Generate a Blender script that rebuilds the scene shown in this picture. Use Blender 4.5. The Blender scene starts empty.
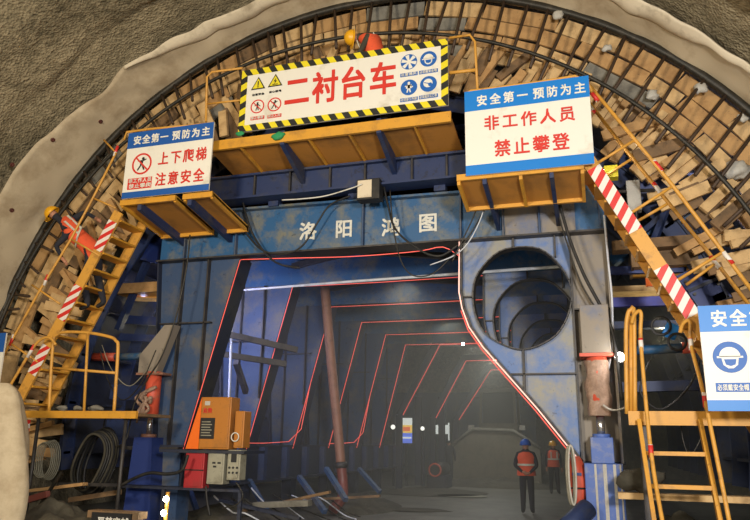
import bpy, bmesh, math, random
from mathutils import Vector, Matrix, noise
random.seed(7)
SC = bpy.context.scene
COL = SC.collection
PI = math.pi

# ---------------------------------------------------------------- camera
FPX, CX, CY = 690.0, 375.0, 260.0
VY = Vector((600 - CX, FPX, CY - 445)).normalized()
VX = -Vector((-1850 - CX, FPX, CY - 405)); VX -= VX.dot(VY) * VY; VX.normalize()
VZ = VX.cross(VY)
CAM = Vector((0, 0, 1.64))
def ray(px, py):
    d = Vector((px - CX, FPX, CY - py))
    return Vector((VX.dot(d), VY.dot(d), VZ.dot(d)))
def at(px, py, Y):                      # the point of the plane Y = const seen at a pixel
    d = ray(px, py); return CAM + d * (Y / d.y)
def at_z(px, py, z):
    d = ray(px, py); return CAM + d * ((z - CAM.z) / d.z)
camd = bpy.data.cameras.new('camera'); cam = bpy.data.objects.new('camera', camd); COL.objects.link(cam)
camd.sensor_width = 36; camd.lens = FPX / 750 * 36; camd.clip_end = 200
right = Vector((VX.x, VY.x, VZ.x)); fwd = Vector((VX.y, VY.y, VZ.y)); up = Vector((VX.z, VY.z, VZ.z))
m = Matrix((right, up, -fwd)).transposed().to_4x4(); m.translation = CAM
cam.matrix_world = m
SC.camera = cam

# ---------------------------------------------------------------- light
SC.view_settings.view_transform = 'Standard'; SC.view_settings.look = 'None'
SC.view_settings.gamma = 1; SC.view_settings.use_curve_mapping = False
SC.view_settings.exposure = 0.42
SC.cycles.use_denoising = True
W = bpy.data.worlds.new('world'); SC.world = W; W.use_nodes = True
W.node_tree.nodes['Background'].inputs[0].default_value = (0.95, 0.92, 0.86, 1)
W.node_tree.nodes['Background'].inputs[1].default_value = 0.42
def area(name, loc, target, size, power, col):
    l = bpy.data.lights.new(name, 'AREA'); l.size = size; l.energy = power; l.color = col
    o = bpy.data.objects.new(name, l); COL.objects.link(o); o.location = loc
    o.rotation_euler = (Vector(target) - Vector(loc)).to_track_quat('-Z', 'Y').to_euler(); return o
def point(name, loc, power, col, r=0.08):
    l = bpy.data.lights.new(name, 'POINT'); l.energy = power; l.color = col; l.shadow_soft_size = r
    o = bpy.data.objects.new(name, l); COL.objects.link(o); o.location = loc; return o
area('site_floodlight', (2.6, -1.5, 3.6), (-0.5, 11, 4.0), 1.0, 820, (1.0, 0.97, 0.95))
area('site_floodlight', (-5.5, -1.0, 5.0), (-5.5, 10, 6.5), 1.2, 560, (1.0, 0.86, 0.66))
area('violet_work_lamp', (-7.5, 11.75, 4.2), (-7.0, 13.8, 4.0), 0.5, 46, (0.56, 0.58, 1.0))
area('violet_work_lamp', (-7.6, 11.75, 2.6), (-7.2, 13.8, 2.8), 0.5, 18, (0.56, 0.58, 1.0))
area('violet_work_lamp', (-7.6, 14.2, 3.4), (-7.0, 16.2, 3.2), 0.5, 12, (0.56, 0.58, 1.0))
point('blue_work_lamp', (1.6, 12.6, 5.2), 26, (0.5, 0.55, 1.0))
point('warm_work_lamp', (1.2, 12.9, 3.4), 18, (1.0, 0.9, 0.6))
point('blue_work_lamp', (-9.2, 12.4, 4.6), 6, (0.5, 0.55, 1.0))
point('warm_work_lamp', (-9.0, 12.9, 3.9), 12, (1.0, 0.85, 0.45))
for yy, pw in ((14.0, 30), (18.9, 30), (23.6, 30), (27.3, 70)):
    area('interior_fill', (-3.8, yy, 4.85), (-3.6, yy - .3, 0), 0.5, pw, (0.95, 0.97, 0.88))  # added fill lights that brighten floor and people, no visible fixtures
point('interior_fill', (-4.2, 33.5, 4.0), 16, (0.9, 0.95, 0.85), 0.3)  # same added fill for the far end

# ---------------------------------------------------------------- materials
def lin(c): return tuple(((x / 255) / 12.92 if x / 255 < 0.04045 else ((x / 255 + 0.055) / 1.055) ** 2.4) for x in c) + (1,)
def newmat(name):
    mt = bpy.data.materials.new(name); mt.use_nodes = True
    return mt, mt.node_tree, mt.node_tree.nodes['Principled BSDF']
def paint(name, col, dust=(120, 105, 80), amt=0.35, scale=2.0, rough=0.55, metal=0.0, bump=0.15, dark=(40, 38, 36), chips=0.12):
    mt, nt, b = newmat(name); N = nt.nodes; L = nt.links
    tc = N.new('ShaderNodeTexCoord')
    n1 = N.new('ShaderNodeTexNoise'); n1.inputs['Scale'].default_value = scale; n1.inputs['Detail'].default_value = 9; n1.inputs['Roughness'].default_value = 0.68
    r1 = N.new('ShaderNodeValToRGB'); r1.color_ramp.elements[0].position = 0.62 - 0.35 * amt; r1.color_ramp.elements[1].position = 0.80 - 0.35 * amt
    n2 = N.new('ShaderNodeTexNoise'); n2.inputs['Scale'].default_value = scale * 5; n2.inputs['Detail'].default_value = 10; n2.inputs['Roughness'].default_value = 0.75
    r2 = N.new('ShaderNodeValToRGB'); r2.color_ramp.elements[0].position = 0.66 - 0.3 * chips; r2.color_ramp.elements[1].position = 0.70 - 0.3 * chips
    L.new(tc.outputs['Object'], n1.inputs['Vector']); L.new(tc.outputs['Object'], n2.inputs['Vector'])
    L.new(n1.outputs[0], r1.inputs[0]); L.new(n2.outputs[0], r2.inputs[0])
    m1 = N.new('ShaderNodeMix'); m1.data_type = 'RGBA'; m1.inputs[6].default_value = lin(col); m1.inputs[7].default_value = lin(dust)
    m2 = N.new('ShaderNodeMix'); m2.data_type = 'RGBA'; m2.inputs[7].default_value = lin(dark)
    sc = N.new('ShaderNodeMath'); sc.operation = 'MULTIPLY'; sc.inputs[1].default_value = 0.8
    L.new(r1.outputs[0], sc.inputs[0]); L.new(sc.outputs[0], m1.inputs[0]); L.new(m1.outputs[2], m2.inputs[6])
    s2 = N.new('ShaderNodeMath'); s2.operation = 'MULTIPLY'; s2.inputs[1].default_value = 0.6
    L.new(r2.outputs[0], s2.inputs[0]); L.new(s2.outputs[0], m2.inputs[0])
    L.new(m2.outputs[2], b.inputs['Base Color'])
    b.inputs['Roughness'].default_value = rough; b.inputs['Metallic'].default_value = metal
    bp = N.new('ShaderNodeBump'); bp.inputs['Strength'].default_value = bump; bp.inputs['Distance'].default_value = 0.02
    L.new(n2.outputs[0], bp.inputs['Height']); L.new(bp.outputs[0], b.inputs['Normal'])
    return mt
def glow(name, col, s):
    mt, nt, b = newmat(name); b.inputs['Base Color'].default_value = lin(col)
    b.inputs['Emission Color'].default_value = lin(col); b.inputs['Emission Strength'].default_value = s
    return mt
def hatch(name, ca, cb, period, sx=1.0, sz=1.0, amt=0.5):
    mt, nt, b = newmat(name); N = nt.nodes; L = nt.links
    tc = N.new('ShaderNodeTexCoord'); dp = N.new('ShaderNodeVectorMath'); dp.operation = 'DOT_PRODUCT'
    dp.inputs[1].default_value = (sx / period, 0, sz / period)
    fr = N.new('ShaderNodeMath'); fr.operation = 'FRACT'; gt = N.new('ShaderNodeMath'); gt.operation = 'GREATER_THAN'; gt.inputs[1].default_value = amt
    mx = N.new('ShaderNodeMix'); mx.data_type = 'RGBA'; mx.inputs[6].default_value = lin(ca); mx.inputs[7].default_value = lin(cb)
    L.new(tc.outputs['Object'], dp.inputs[0]); L.new(dp.outputs['Value'], fr.inputs[0]); L.new(fr.outputs[0], gt.inputs[0]); L.new(gt.outputs[0], mx.inputs[0])
    L.new(mx.outputs[2], b.inputs['Base Color']); b.inputs['Roughness'].default_value = 0.5
    return mt
def rock(name, ca, cb, scale, bump, dist=0.05, wet=0.9):
    mt, nt, b = newmat(name); N = nt.nodes; L = nt.links
    tc = N.new('ShaderNodeTexCoord')
    n1 = N.new('ShaderNodeTexNoise'); n1.inputs['Scale'].default_value = scale; n1.inputs['Detail'].default_value = 10; n1.inputs['Roughness'].default_value = 0.6
    n3 = N.new('ShaderNodeTexNoise'); n3.inputs['Scale'].default_value = 0.5; n3.inputs['Detail'].default_value = 6; n3.inputs['Roughness'].default_value = 0.6
    vo = N.new('ShaderNodeTexVoronoi'); vo.inputs['Scale'].default_value = scale * 3
    for n in (n1, n3, vo): L.new(tc.outputs['Object'], n.inputs['Vector'])
    r = N.new('ShaderNodeValToRGB'); r.color_ramp.elements[0].color = lin(ca); r.color_ramp.elements[1].color = lin(cb)
    r.color_ramp.elements[0].position = 0.35; r.color_ramp.elements[1].position = 0.68
    ad = N.new('ShaderNodeMath'); ad.operation = 'MULTIPLY_ADD'; ad.inputs[1].default_value = 0.5
    hf = N.new('ShaderNodeMath'); hf.operation = 'MULTIPLY'; hf.inputs[1].default_value = 0.5
    L.new(n3.outputs[0], hf.inputs[0]); L.new(n1.outputs[0], ad.inputs[0]); L.new(hf.outputs[0], ad.inputs[2]); L.new(ad.outputs[0], r.inputs[0])
    L.new(r.outputs[0], b.inputs['Base Color']); b.inputs['Roughness'].default_value = wet
    mu = N.new('ShaderNodeMath'); mu.operation = 'MULTIPLY_ADD'; mu.inputs[1].default_value = 0.5
    L.new(vo.outputs['Distance'], mu.inputs[0]); L.new(n1.outputs[0], mu.inputs[2])
    bp = N.new('ShaderNodeBump'); bp.inputs['Strength'].default_value = bump; bp.inputs['Distance'].default_value = dist
    L.new(mu.outputs[0], bp.inputs['Height']); L.new(bp.outputs[0], b.inputs['Normal'])
    return mt
M = {}
M['shot'] = rock('shotcrete', (96, 88, 66), (186, 170, 136), 7.0, 0.9, 0.06)
M['floor'] = rock('muddy_concrete', (84, 82, 74), (130, 127, 116), 1.6, 0.35, 0.03, 0.6)
M['mud'] = rock('mud', (46, 44, 36), (96, 90, 74), 3.0, 0.8)
M['sheet'] = paint('geotextile', (196, 180, 150), (158, 138, 108), 0.45, 1.2, 0.9, 0, 0.12, (120, 104, 80), 0.0)
M['sheet2'] = paint('geotextile_fold', (214, 200, 172), (140, 124, 98), 0.35, 1.6, 0.9, 0, 0.15, (110, 96, 76), 0.0)
M['bluebeam'] = paint('beam_blue', (34, 86, 130), (126, 120, 92), 0.42, 1.8, 0.5, 0, 0.15, (22, 40, 64), 0.25)
M['bluedark'] = paint('dark_blue', (32, 48, 86), (74, 72, 66), 0.35, 1.5, 0.55, 0, 0.15, (20, 22, 30), 0.3)
M['navy'] = paint('navy_steel', (34, 40, 58), (56, 54, 48), 0.4, 1.2, 0.6, 0, 0.2, (16, 16, 20), 0.3)
M['gusset'] = paint('gusset_blue', (90, 118, 168), (156, 148, 118), 0.56, 1.5, 0.5, 0, 0.2, (60, 64, 80), 0.2)
M['dusty'] = paint('dusty_blue', (88, 104, 136), (146, 132, 106), 0.9, 1.2, 0.6, 0, 0.2, (70, 66, 60), 0.2)
M['leg'] = paint('leg_blue', (52, 74, 106), (104, 98, 84), 0.4, 1.4, 0.55, 0, 0.2, (24, 34, 54), 0.25)
M['edge'] = paint('steel_edge', (70, 66, 62), (40, 40, 42), 0.5, 3, 0.5, 0.3)
M['jackblue'] = paint('jack_blue', (72, 100, 166), (156, 150, 136), 0.3, 3.0, 0.5, 0, 0.2, (90, 92, 100), 0.1)
M['cobalt'] = paint('cobalt', (36, 54, 112), (66, 68, 80), 0.25, 2, 0.5)
M['violet'] = paint('violet_blue', (60, 64, 160), (90, 84, 90), 0.3, 2, 0.5)
M['yellow'] = paint('yellow_steel', (206, 148, 46), (150, 108, 50), 0.3, 3.0, 0.5, 0, 0.15, (90, 60, 30), 0.15)
M['deck'] = paint('deck_ochre', (176, 120, 48), (128, 90, 44), 0.4, 1.2, 0.6, 0, 0.1, (90, 58, 24), 0.05)
M['rail'] = paint('rail_yellow', (208, 152, 62), (140, 100, 54), 0.3, 6, 0.5, 0, 0.1, (100, 60, 30), 0.1)
M['wood'] = paint('timber', (184, 144, 92), (150, 112, 68), 0.5, 3.0, 0.8, 0, 0.2, (84, 66, 44), 0.2)
M['wood2'] = paint('timber_pale', (204, 170, 118), (160, 126, 80), 0.45, 4.0, 0.8, 0, 0.2, (110, 86, 56), 0.15)
M['wood3'] = paint('timber_dark', (126, 98, 66), (88, 72, 52), 0.5, 3.0, 0.8, 0, 0.2, (50, 42, 34), 0.25)
M['mortar'] = paint('grey_mortar', (128, 124, 112), (96, 92, 82), 0.5, 4, 0.9)
M['rebar'] = paint('rusty_bar', (74, 56, 40), (50, 40, 32), 0.5, 8, 0.6, 0.2)
M['black'] = paint('black_rubber', (28, 27, 25), (58, 54, 46), 0.35, 5, 0.6)
M['darkpipe'] = paint('dark_rod', (44, 42, 36), (70, 64, 54), 0.4, 6, 0.45, 0.3)
M['white'] = paint('sign_white', (226, 222, 208), (190, 182, 160), 0.2, 2.0, 0.45, 0, 0.0, (170, 160, 140), 0.0)
M['signblue'] = paint('sign_blue', (8, 118, 198), (40, 120, 190), 0.1, 2.0, 0.45, 0, 0.0, (40, 90, 140), 0.0)
M['signblued'] = paint('sign_deep_blue', (26, 84, 158), (40, 90, 150), 0.1, 2.0, 0.45, 0, 0.0, (40, 90, 140), 0.0)
M['icon'] = paint('icon_blue', (24, 92, 170), (24, 92, 170), 0.0, 2, 0.5, 0, 0, (24, 92, 170), 0.0)
M['red'] = paint('sign_red', (206, 52, 40), (206, 70, 58), 0.2, 3, 0.5, 0, 0, (190, 50, 40), 0.0)
M['ink'] = paint('ink_black', (30, 30, 30), (40, 40, 38), 0.0, 3, 0.5, 0, 0)
M['lemon'] = paint('sign_yellow', (222, 206, 40), (200, 186, 40), 0.2, 3, 0.5, 0, 0, (190, 176, 40), 0.0)
M['letter'] = paint('letter_white', (214, 212, 200), (170, 166, 150), 0.3, 5, 0.6, 0, 0, (140, 140, 130), 0.1)
M['hazard'] = hatch('yellow_black_hatch', (226, 208, 36), (34, 36, 34), 0.25, 1, 0.62)
M['hazard2'] = hatch('yellow_black_hatch_up', (226, 208, 36), (34, 36, 34), 0.25, -0.5, 1)
M['redwhite'] = hatch('red_white_hatch', (206, 46, 38), (226, 218, 206), 0.16, -0.45, 1)
M['redwhite3'] = hatch('red_white_hatch_steep', (206, 46, 38), (226, 218, 206), 0.17, 0.9, -0.5)
M['redwhite2'] = hatch('red_white_tape', (206, 46, 38), (226, 218, 206), 0.3, 0.0, 1)
M['orange'] = paint('box_and_lit_orange', (236, 110, 32), (190, 96, 40), 0.2, 3, 0.45)  # small box paint, also the strip light painted onto the cabinet side
M['ochrebox'] = paint('cabinet_ochre', (176, 112, 40), (140, 96, 44), 0.3, 3, 0.45)
M['redbox'] = paint('red_box', (164, 40, 44), (120, 50, 46), 0.3, 3, 0.5)
M['greybox'] = paint('grey_box', (150, 146, 126), (110, 104, 86), 0.35, 4, 0.5)
M['redjack'] = paint('red_jack', (206, 84, 58), (150, 100, 80), 0.3, 5, 0.5)
M['plastic'] = paint('brown_film', (146, 118, 98), (184, 152, 130), 0.5, 9, 0.3, 0, 0.8, (100, 70, 54), 0.2)
M['chrome'] = paint('chrome', (200, 200, 200), (150, 150, 150), 0.2, 4, 0.2, 0.9)
M['hose'] = paint('red_brown_hose', (142, 100, 80), (110, 80, 64), 0.4, 6, 0.5)
M['hosered'] = paint('red_hose', (124, 66, 56), (104, 66, 56), 0.3, 6, 0.4)
M['film'] = paint('white_film', (182, 178, 166), (160, 152, 138), 0.4, 6, 0.4, 0, 0.6)
M['vest'] = paint('vest_orange', (232, 92, 52), (190, 80, 52), 0.2, 6, 0.8)
M['reflect'] = paint('reflective', (214, 214, 196), (180, 180, 160), 0.2, 8, 0.3)
M['cloth'] = paint('dark_cloth', (34, 36, 46), (48, 46, 46), 0.4, 6, 0.9)
M['cloth2'] = paint('olive_cloth', (62, 58, 46), (80, 74, 60), 0.4, 6, 0.9)
M['skin'] = paint('skin', (176, 124, 96), (160, 108, 84), 0.3, 9, 0.6, 0, 0)
M['helmY'] = paint('helmet_yellow', (232, 170, 30), (200, 150, 40), 0.2, 6, 0.35)
M['helmB'] = paint('helmet_blue', (30, 92, 190), (40, 90, 160), 0.2, 6, 0.35)
M['hair'] = paint('hair', (24, 22, 20), (30, 28, 26), 0.2, 6, 0.8)
M['bolt'] = paint('washer', (92, 48, 40), (60, 40, 36), 0.3, 9, 0.6)
M['green'] = paint('green_cloth', (40, 140, 84), (60, 120, 84), 0.3, 6, 0.8)
M['loader'] = paint('loader_paint', (110, 102, 84), (84, 80, 66), 0.5, 3, 0.7)
M['glass'] = paint('dark_glass', (26, 30, 30), (40, 40, 38), 0.3, 3, 0.6)
M['ledred'] = glow('led_red', (240, 96, 84), 0.55)
M['ledpink'] = glow('led_pink', (255, 200, 184), 0.6)
M['lampw'] = glow('lamp_white', (255, 250, 240), 30)
M['lampdim'] = glow('lamp_dim', (240, 240, 225), 1.1)
M['pipew'] = paint('white_pipe', (200, 204, 210), (160, 160, 160), 0.3, 5, 0.4)

# ---------------------------------------------------------------- mesh builder
class MB:
    def __init__(s): s.v = []; s.f = []; s.m = []; s.sm = []
    def add(s, vs, fs, mi=0, smooth=False):
        k = len(s.v); s.v += [Vector(p) for p in vs]
        for f in fs: s.f.append([k + i for i in f]); s.m.append(mi); s.sm.append(smooth)
    def hexa(s, p, mi=0):
        s.add(p, [(0, 3, 2, 1), (4, 5, 6, 7), (0, 1, 5, 4), (1, 2, 6, 5), (2, 3, 7, 6), (3, 0, 4, 7)], mi)
    def box(s, c, d, mi=0, R=None):
        c = Vector(c); x, y, z = d[0] / 2, d[1] / 2, d[2] / 2
        p = [Vector(q) for q in ((-x, -y, -z), (x, -y, -z), (x, y, -z), (-x, y, -z), (-x, -y, z), (x, -y, z), (x, y, z), (-x, y, z))]
        if R is not None: p = [R @ q for q in p]
        s.hexa([c + q for q in p], mi); return s
    def bb(s, x0, x1, y0, y1, z0, z1, mi=0):
        return s.box(((x0 + x1) / 2, (y0 + y1) / 2, (z0 + z1) / 2), (abs(x1 - x0), abs(y1 - y0), abs(z1 - z0)), mi)
    def bar(s, a, b, w, h, mi=0, upv=(0, 0, 1)):      # w across, h along upv
        a = Vector(a); b = Vector(b); d = (b - a).normalized(); u = Vector(upv)
        u = u - u.dot(d) * d
        if u.length < 1e-4: u = Vector((1, 0, 0)) - d.x * d
        u.normalize(); r = d.cross(u); r *= w / 2; u = u * (h / 2)
        s.hexa([a - r - u, a + r - u, b + r - u, b - r - u, a - r + u, a + r + u, b + r + u, b - r + u], mi); return s
    def tube(s, pts, r, n=8, mi=0, closed=False, cap=True):
        pts = [Vector(p) for p in pts]; N = len(pts); k = len(s.v)
        rs = r if isinstance(r, (list, tuple)) else [r] * N
        pu = None
        for i, p in enumerate(pts):
            if closed: d = pts[(i + 1) % N] - pts[i - 1]
            else: d = pts[min(i + 1, N - 1)] - pts[max(i - 1, 0)]
            d.normalize()
            if pu is None:
                pu = Vector((0, 0, 1)) if abs(d.z) < 0.9 else Vector((0, 1, 0))
            u = (pu - pu.dot(d) * d).normalized(); pu = u; w = d.cross(u)
            for j in range(n):
                a = 2 * PI * j / n; s.v.append(p + (u * math.cos(a) + w * math.sin(a)) * rs[i])
        for i in range(N if closed else N - 1):
            for j in range(n):
                q = (j + 1) % n; i2 = (i + 1) % N
                s.f.append([k + i * n + j, k + i * n + q, k + i2 * n + q, k + i2 * n + j]); s.m.append(mi); s.sm.append(True)
        if cap and not closed:
            s.f.append([k + j for j in range(n)][::-1]); s.m.append(mi); s.sm.append(False)
            s.f.append([k + (N - 1) * n + j for j in range(n)]); s.m.append(mi); s.sm.append(False)
        return s
    def prism(s, pts, ext, mi=0):
        pts = [Vector(p) for p in pts]; n = len(pts); e = Vector(ext)
        s.add(pts + [p + e for p in pts], [tuple(range(n)), tuple(range(2 * n - 1, n - 1, -1))] + [((i + 1) % n, i, n + i, n + (i + 1) % n) for i in range(n)], mi); return s
    def disc(s, c, r, y0, th, mi=0, n=28):            # a disc facing the viewer side (-Y)
        return s.prism([(c[0] + r * math.cos(2 * PI * i / n), y0, c[1] + r * math.sin(2 * PI * i / n)) for i in range(n)], (0, th, 0), mi)
    def sphere(s, c, r, mi=0, nu=14, nv=8, z0=-1.0):
        k = len(s.v); c = Vector(c); r = Vector(r) if not isinstance(r, (int, float)) else Vector((r, r, r))
        a0 = math.asin(z0) if z0 > -1 else -PI / 2
        for i in range(nv + 1):
            t = a0 + (PI / 2 - a0) * i / nv
            for j in range(nu):
                a = 2 * PI * j / nu; s.v.append(c + Vector((r.x * math.cos(t) * math.cos(a), r.y * math.cos(t) * math.sin(a), r.z * math.sin(t))))
        for i in range(nv):
            for j in range(nu):
                q = (j + 1) % nu; s.f.append([k + i * nu + j, k + i * nu + q, k + (i + 1) * nu + q, k + (i + 1) * nu + j]); s.m.append(mi); s.sm.append(True)
        return s
    def build(s, name, mats, parent=None, bevel=0, origin=None, label=None):
        if not isinstance(mats, (list, tuple)): mats = [mats]
        if origin is None:
            if parent is not None: origin = Vector((0, 0, 0))
            else:
                lo = [min(v[i] for v in s.v) for i in range(3)]; hi = [max(v[i] for v in s.v) for i in range(3)]
                origin = Vector(((lo[0] + hi[0]) / 2, (lo[1] + hi[1]) / 2, lo[2]))
        off = Vector(origin)
        q = parent
        while q is not None: off = off + q.location; q = q.parent
        me = bpy.data.meshes.new(name)
        me.from_pydata([tuple(v - off) for v in s.v], [], s.f)
        for mt in mats: me.materials.append(M[mt] if isinstance(mt, str) else mt)
        me.polygons.foreach_set('material_index', s.m); me.polygons.foreach_set('use_smooth', s.sm)
        bm = bmesh.new(); bm.from_mesh(me); bmesh.ops.recalc_face_normals(bm, faces=bm.faces); bm.to_mesh(me); bm.free()
        o = bpy.data.objects.new(name, me); COL.objects.link(o); o.location = origin
        if parent is not None: o.parent = parent
        if bevel:
            b = o.modifiers.new('bevel', 'BEVEL'); b.width = bevel; b.segments = 2; b.limit_method = 'ANGLE'
        if label: o['label'] = label
        return o
def tag(o, label, cat, group=None, kind=None):
    o['label'] = label; o['category'] = cat
    if group: o['group'] = group
    if kind: o['kind'] = kind
    return o
def empty(name, loc, label, cat, group=None):
    o = bpy.data.objects.new(name, None); o.empty_display_size = 0.2; COL.objects.link(o); o.location = Vector(loc)
    return tag(o, label, cat, group)
def structure(o): o['kind'] = 'structure'; return o
def smoothpts(pts, k=6):                              # Catmull-Rom through points
    P = [Vector(p) for p in pts]; out = []
    for i in range(len(P) - 1):
        a = P[max(i - 1, 0)]; b = P[i]; c = P[i + 1]; d = P[min(i + 2, len(P) - 1)]
        for j in range(k):
            t = j / k; out.append(0.5 * ((2 * b) + (c - a) * t + (2 * a - 5 * b + 4 * c - d) * t * t + (3 * b - a - 3 * c + d) * t ** 3))
    out.append(P[-1]); return out
def cable(name, pts, r, mat, label, cat='cable', group=None, parent=None, k=6):
    o = MB().tube(smoothpts(pts, k), r, 6).build(name, mat, parent)
    if parent is None: tag(o, label, cat, group)
    return o

# ---------------------------------------------------------------- lettering
_gc = {}
def glyph(ch, bold):
    if (ch, bold) in _gc: return _gc[(ch, bold)]
    c = bpy.data.curves.new('glyph', 'FONT'); c.body = ch; c.size = 1; c.extrude = 0.004; c.resolution_u = 2
    o = bpy.data.objects.new('glyph', c); COL.objects.link(o)
    dg = bpy.context.evaluated_depsgraph_get(); dg.update()
    me = bpy.data.meshes.new_from_object(o.evaluated_get(dg))
    vs = [v.co.copy() for v in me.vertices]; fs = [tuple(p.vertices) for p in me.polygons]
    bpy.data.objects.remove(o); bpy.data.curves.remove(c); bpy.data.meshes.remove(me)
    _gc[(ch, bold)] = (vs, fs); return vs, fs
def write(mb, s, x, z, w, h, adv, Y, mi=0, bold=0.03, rot=0.0, slant=0.0):   # glyph cells w x h, lower-left corner x,z, in the plane Y
    for i, ch in enumerate(s):
        if ch == ' ': continue
        vs, fs = glyph(ch, bold)
        for kk, (dx, dy) in enumerate(((-bold, -bold), (bold, -bold), (bold, bold), (-bold, bold), (0, 0))):
            mb.add([(x + i * adv + (v.x + dx * .6) * w, Y - v.z - .0012 * kk, z + (v.y + dy * .6 + 0.12) * h) for v in vs], fs, mi)
def letters(s, x, z, w, h, adv, Y, mat, parent, bold=0.03, nm='character'):    # one part per character
    for i, ch in enumerate(s):
        mb = MB(); write(mb, ch, x + i * adv, z, w, h, 0, Y, 0, bold); mb.build(nm, mat, parent)
def pieces(name, mat, parent, boxes):                 # one part per box (x0,x1,y0,y1,z0,z1)
    for b in boxes: MB().bb(*b).build(name, mat, parent)

# ================================================================= SETTING
TC = Vector((-3.95, 0, 1.87)); TR = 8.5
def tun(th, Y, R): return Vector((TC.x + R * math.cos(th), Y, TC.z + R * math.sin(th)))
def barrel(name, d0, d1):
    mb = MB(); na = int((d1 - d0) / 0.9); ys = [-7 + 0.22 * i for i in range(int(15 / 0.22))]
    while ys[-1] < 12.2: ys.append(ys[-1] + 0.11)
    while ys[-1] < 40: ys.append(ys[-1] + 1.0)
    for Y in ys:
        for i in range(na + 1):
            th = math.radians(d0 + (d1 - d0) * i / na); p = tun(th, Y, TR)
            n = 0.16 * noise.noise(p * 0.45) + 0.10 * noise.noise(p * 1.3 + Vector((9, 2, 4))) + 0.05 * noise.noise(p * 3.4)
            if Y > 9.6: n = n * 0.5 + 0.1
            mb.v.append(tun(th, Y, TR + 0.05 + n))
    for j in range(len(ys) - 1):
        for i in range(na):
            k = j * (na + 1) + i; mb.f.append([k, k + 1, k + na + 2, k + na + 1]); mb.m.append(0); mb.sm.append(True)
    structure(mb.build(name, 'shot'))
barrel('wall_right', -13, 32); barrel('ceiling', 32, 148); barrel('wall_left', 148, 193)
mb = MB(); nx, ny = 70, 120
for j in range(ny + 1):
    for i in range(nx + 1):
        x = -12.6 + 17.4 * i / nx; y = -7 + 47 * j / ny
        mb.v.append(Vector((x, y, 0.02 * noise.noise(Vector((x, y, 0)) * 0.7) - 0.01)))
for j in range(ny):
    for i in range(nx):
        k = j * (nx + 1) + i; mb.f.append([k, k + 1, k + nx + 2, k + nx + 1]); mb.m.append(0); mb.sm.append(True)
structure(mb.build('floor', 'floor'))
mb = MB(); mb.prism([tun(math.radians(-13 + 206 * i / 40), 39.9, 8.8) for i in range(41)], (0, 0.2, 0)); structure(mb.build('wall_back', 'shot'))

hz = MB().bb(-12.3, 4.4, 11.95, 39.5, 0.02, 9.6).build('dust_haze', [])
hzm = bpy.data.materials.new('haze'); hzm.use_nodes = True; hn = hzm.node_tree; hn.nodes.remove(hn.nodes['Principled BSDF'])
vs_ = hn.nodes.new('ShaderNodeVolumeScatter'); vs_.inputs['Density'].default_value = 0.022; vs_.inputs['Color'].default_value = (0.9, 0.9, 0.82, 1)
hn.links.new(vs_.outputs[0], hn.nodes['Material Output'].inputs['Volume']); hz.data.materials.append(hzm)
tag(hz, 'thin grey dust haze hanging in the tunnel behind the front portal', 'haze', None, 'stuff')

# waterproof sheet on the rock, lapped toward the viewer
def sheet_edge(deg):
    tab = [(-13, 10.3), (30, 10.4), (42, 10.55), (52, 10.45), (75, 10.7), (105, 10.55), (112, 10.5), (119, 10.35), (123.4, 10.25), (128, 10.38), (134.6, 10.22), (144, 10.02), (150, 10.1), (166, 9.9), (193, 9.7)]
    for a, b in zip(tab, tab[1:]):
        if a[0] <= deg <= b[0]: t = (deg - a[0]) / (b[0] - a[0]); t = t * t * (3 - 2 * t); return a[1] + (b[1] - a[1]) * t
    return tab[-1][1]
def strip(d0, d1, f0, f1, rf, n=220, k=12):
    mb = MB()
    for i in range(n + 1):
        dg = d0 + (d1 - d0) * i / n; th = math.radians(dg)
        for j in range(k + 1):
            t = j / k; Y = f0(dg) + (f1(dg) - f0(dg)) * t
            mb.v.append(tun(th, Y, rf(dg, Y, t)))
    for i in range(n):
        for j in range(k):
            q = i * (k + 1) + j; mb.f.append([q, q + 1, q + k + 2, q + k + 1]); mb.m.append(0); mb.sm.append(True)
    return mb
def rsheet(dg, Y, t):
    p = Vector((dg * 0.12, Y * 0.9, 0))
    return 8.40 - 0.16 * t - 0.10 * abs(noise.noise(p)) - 0.05 * noise.noise(p * 2.7)
o = strip(-12, 192, lambda d: sheet_edge(d), lambda d: 11.42, rsheet).build('waterproof_sheet', 'sheet')
tag(o, 'tan waterproof fabric sheet lining the tunnel rim above the steel bars', 'sheet')
sol = o.modifiers.new('thick', 'SOLIDIFY'); sol.thickness = 0.012; SHEET = o
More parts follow.
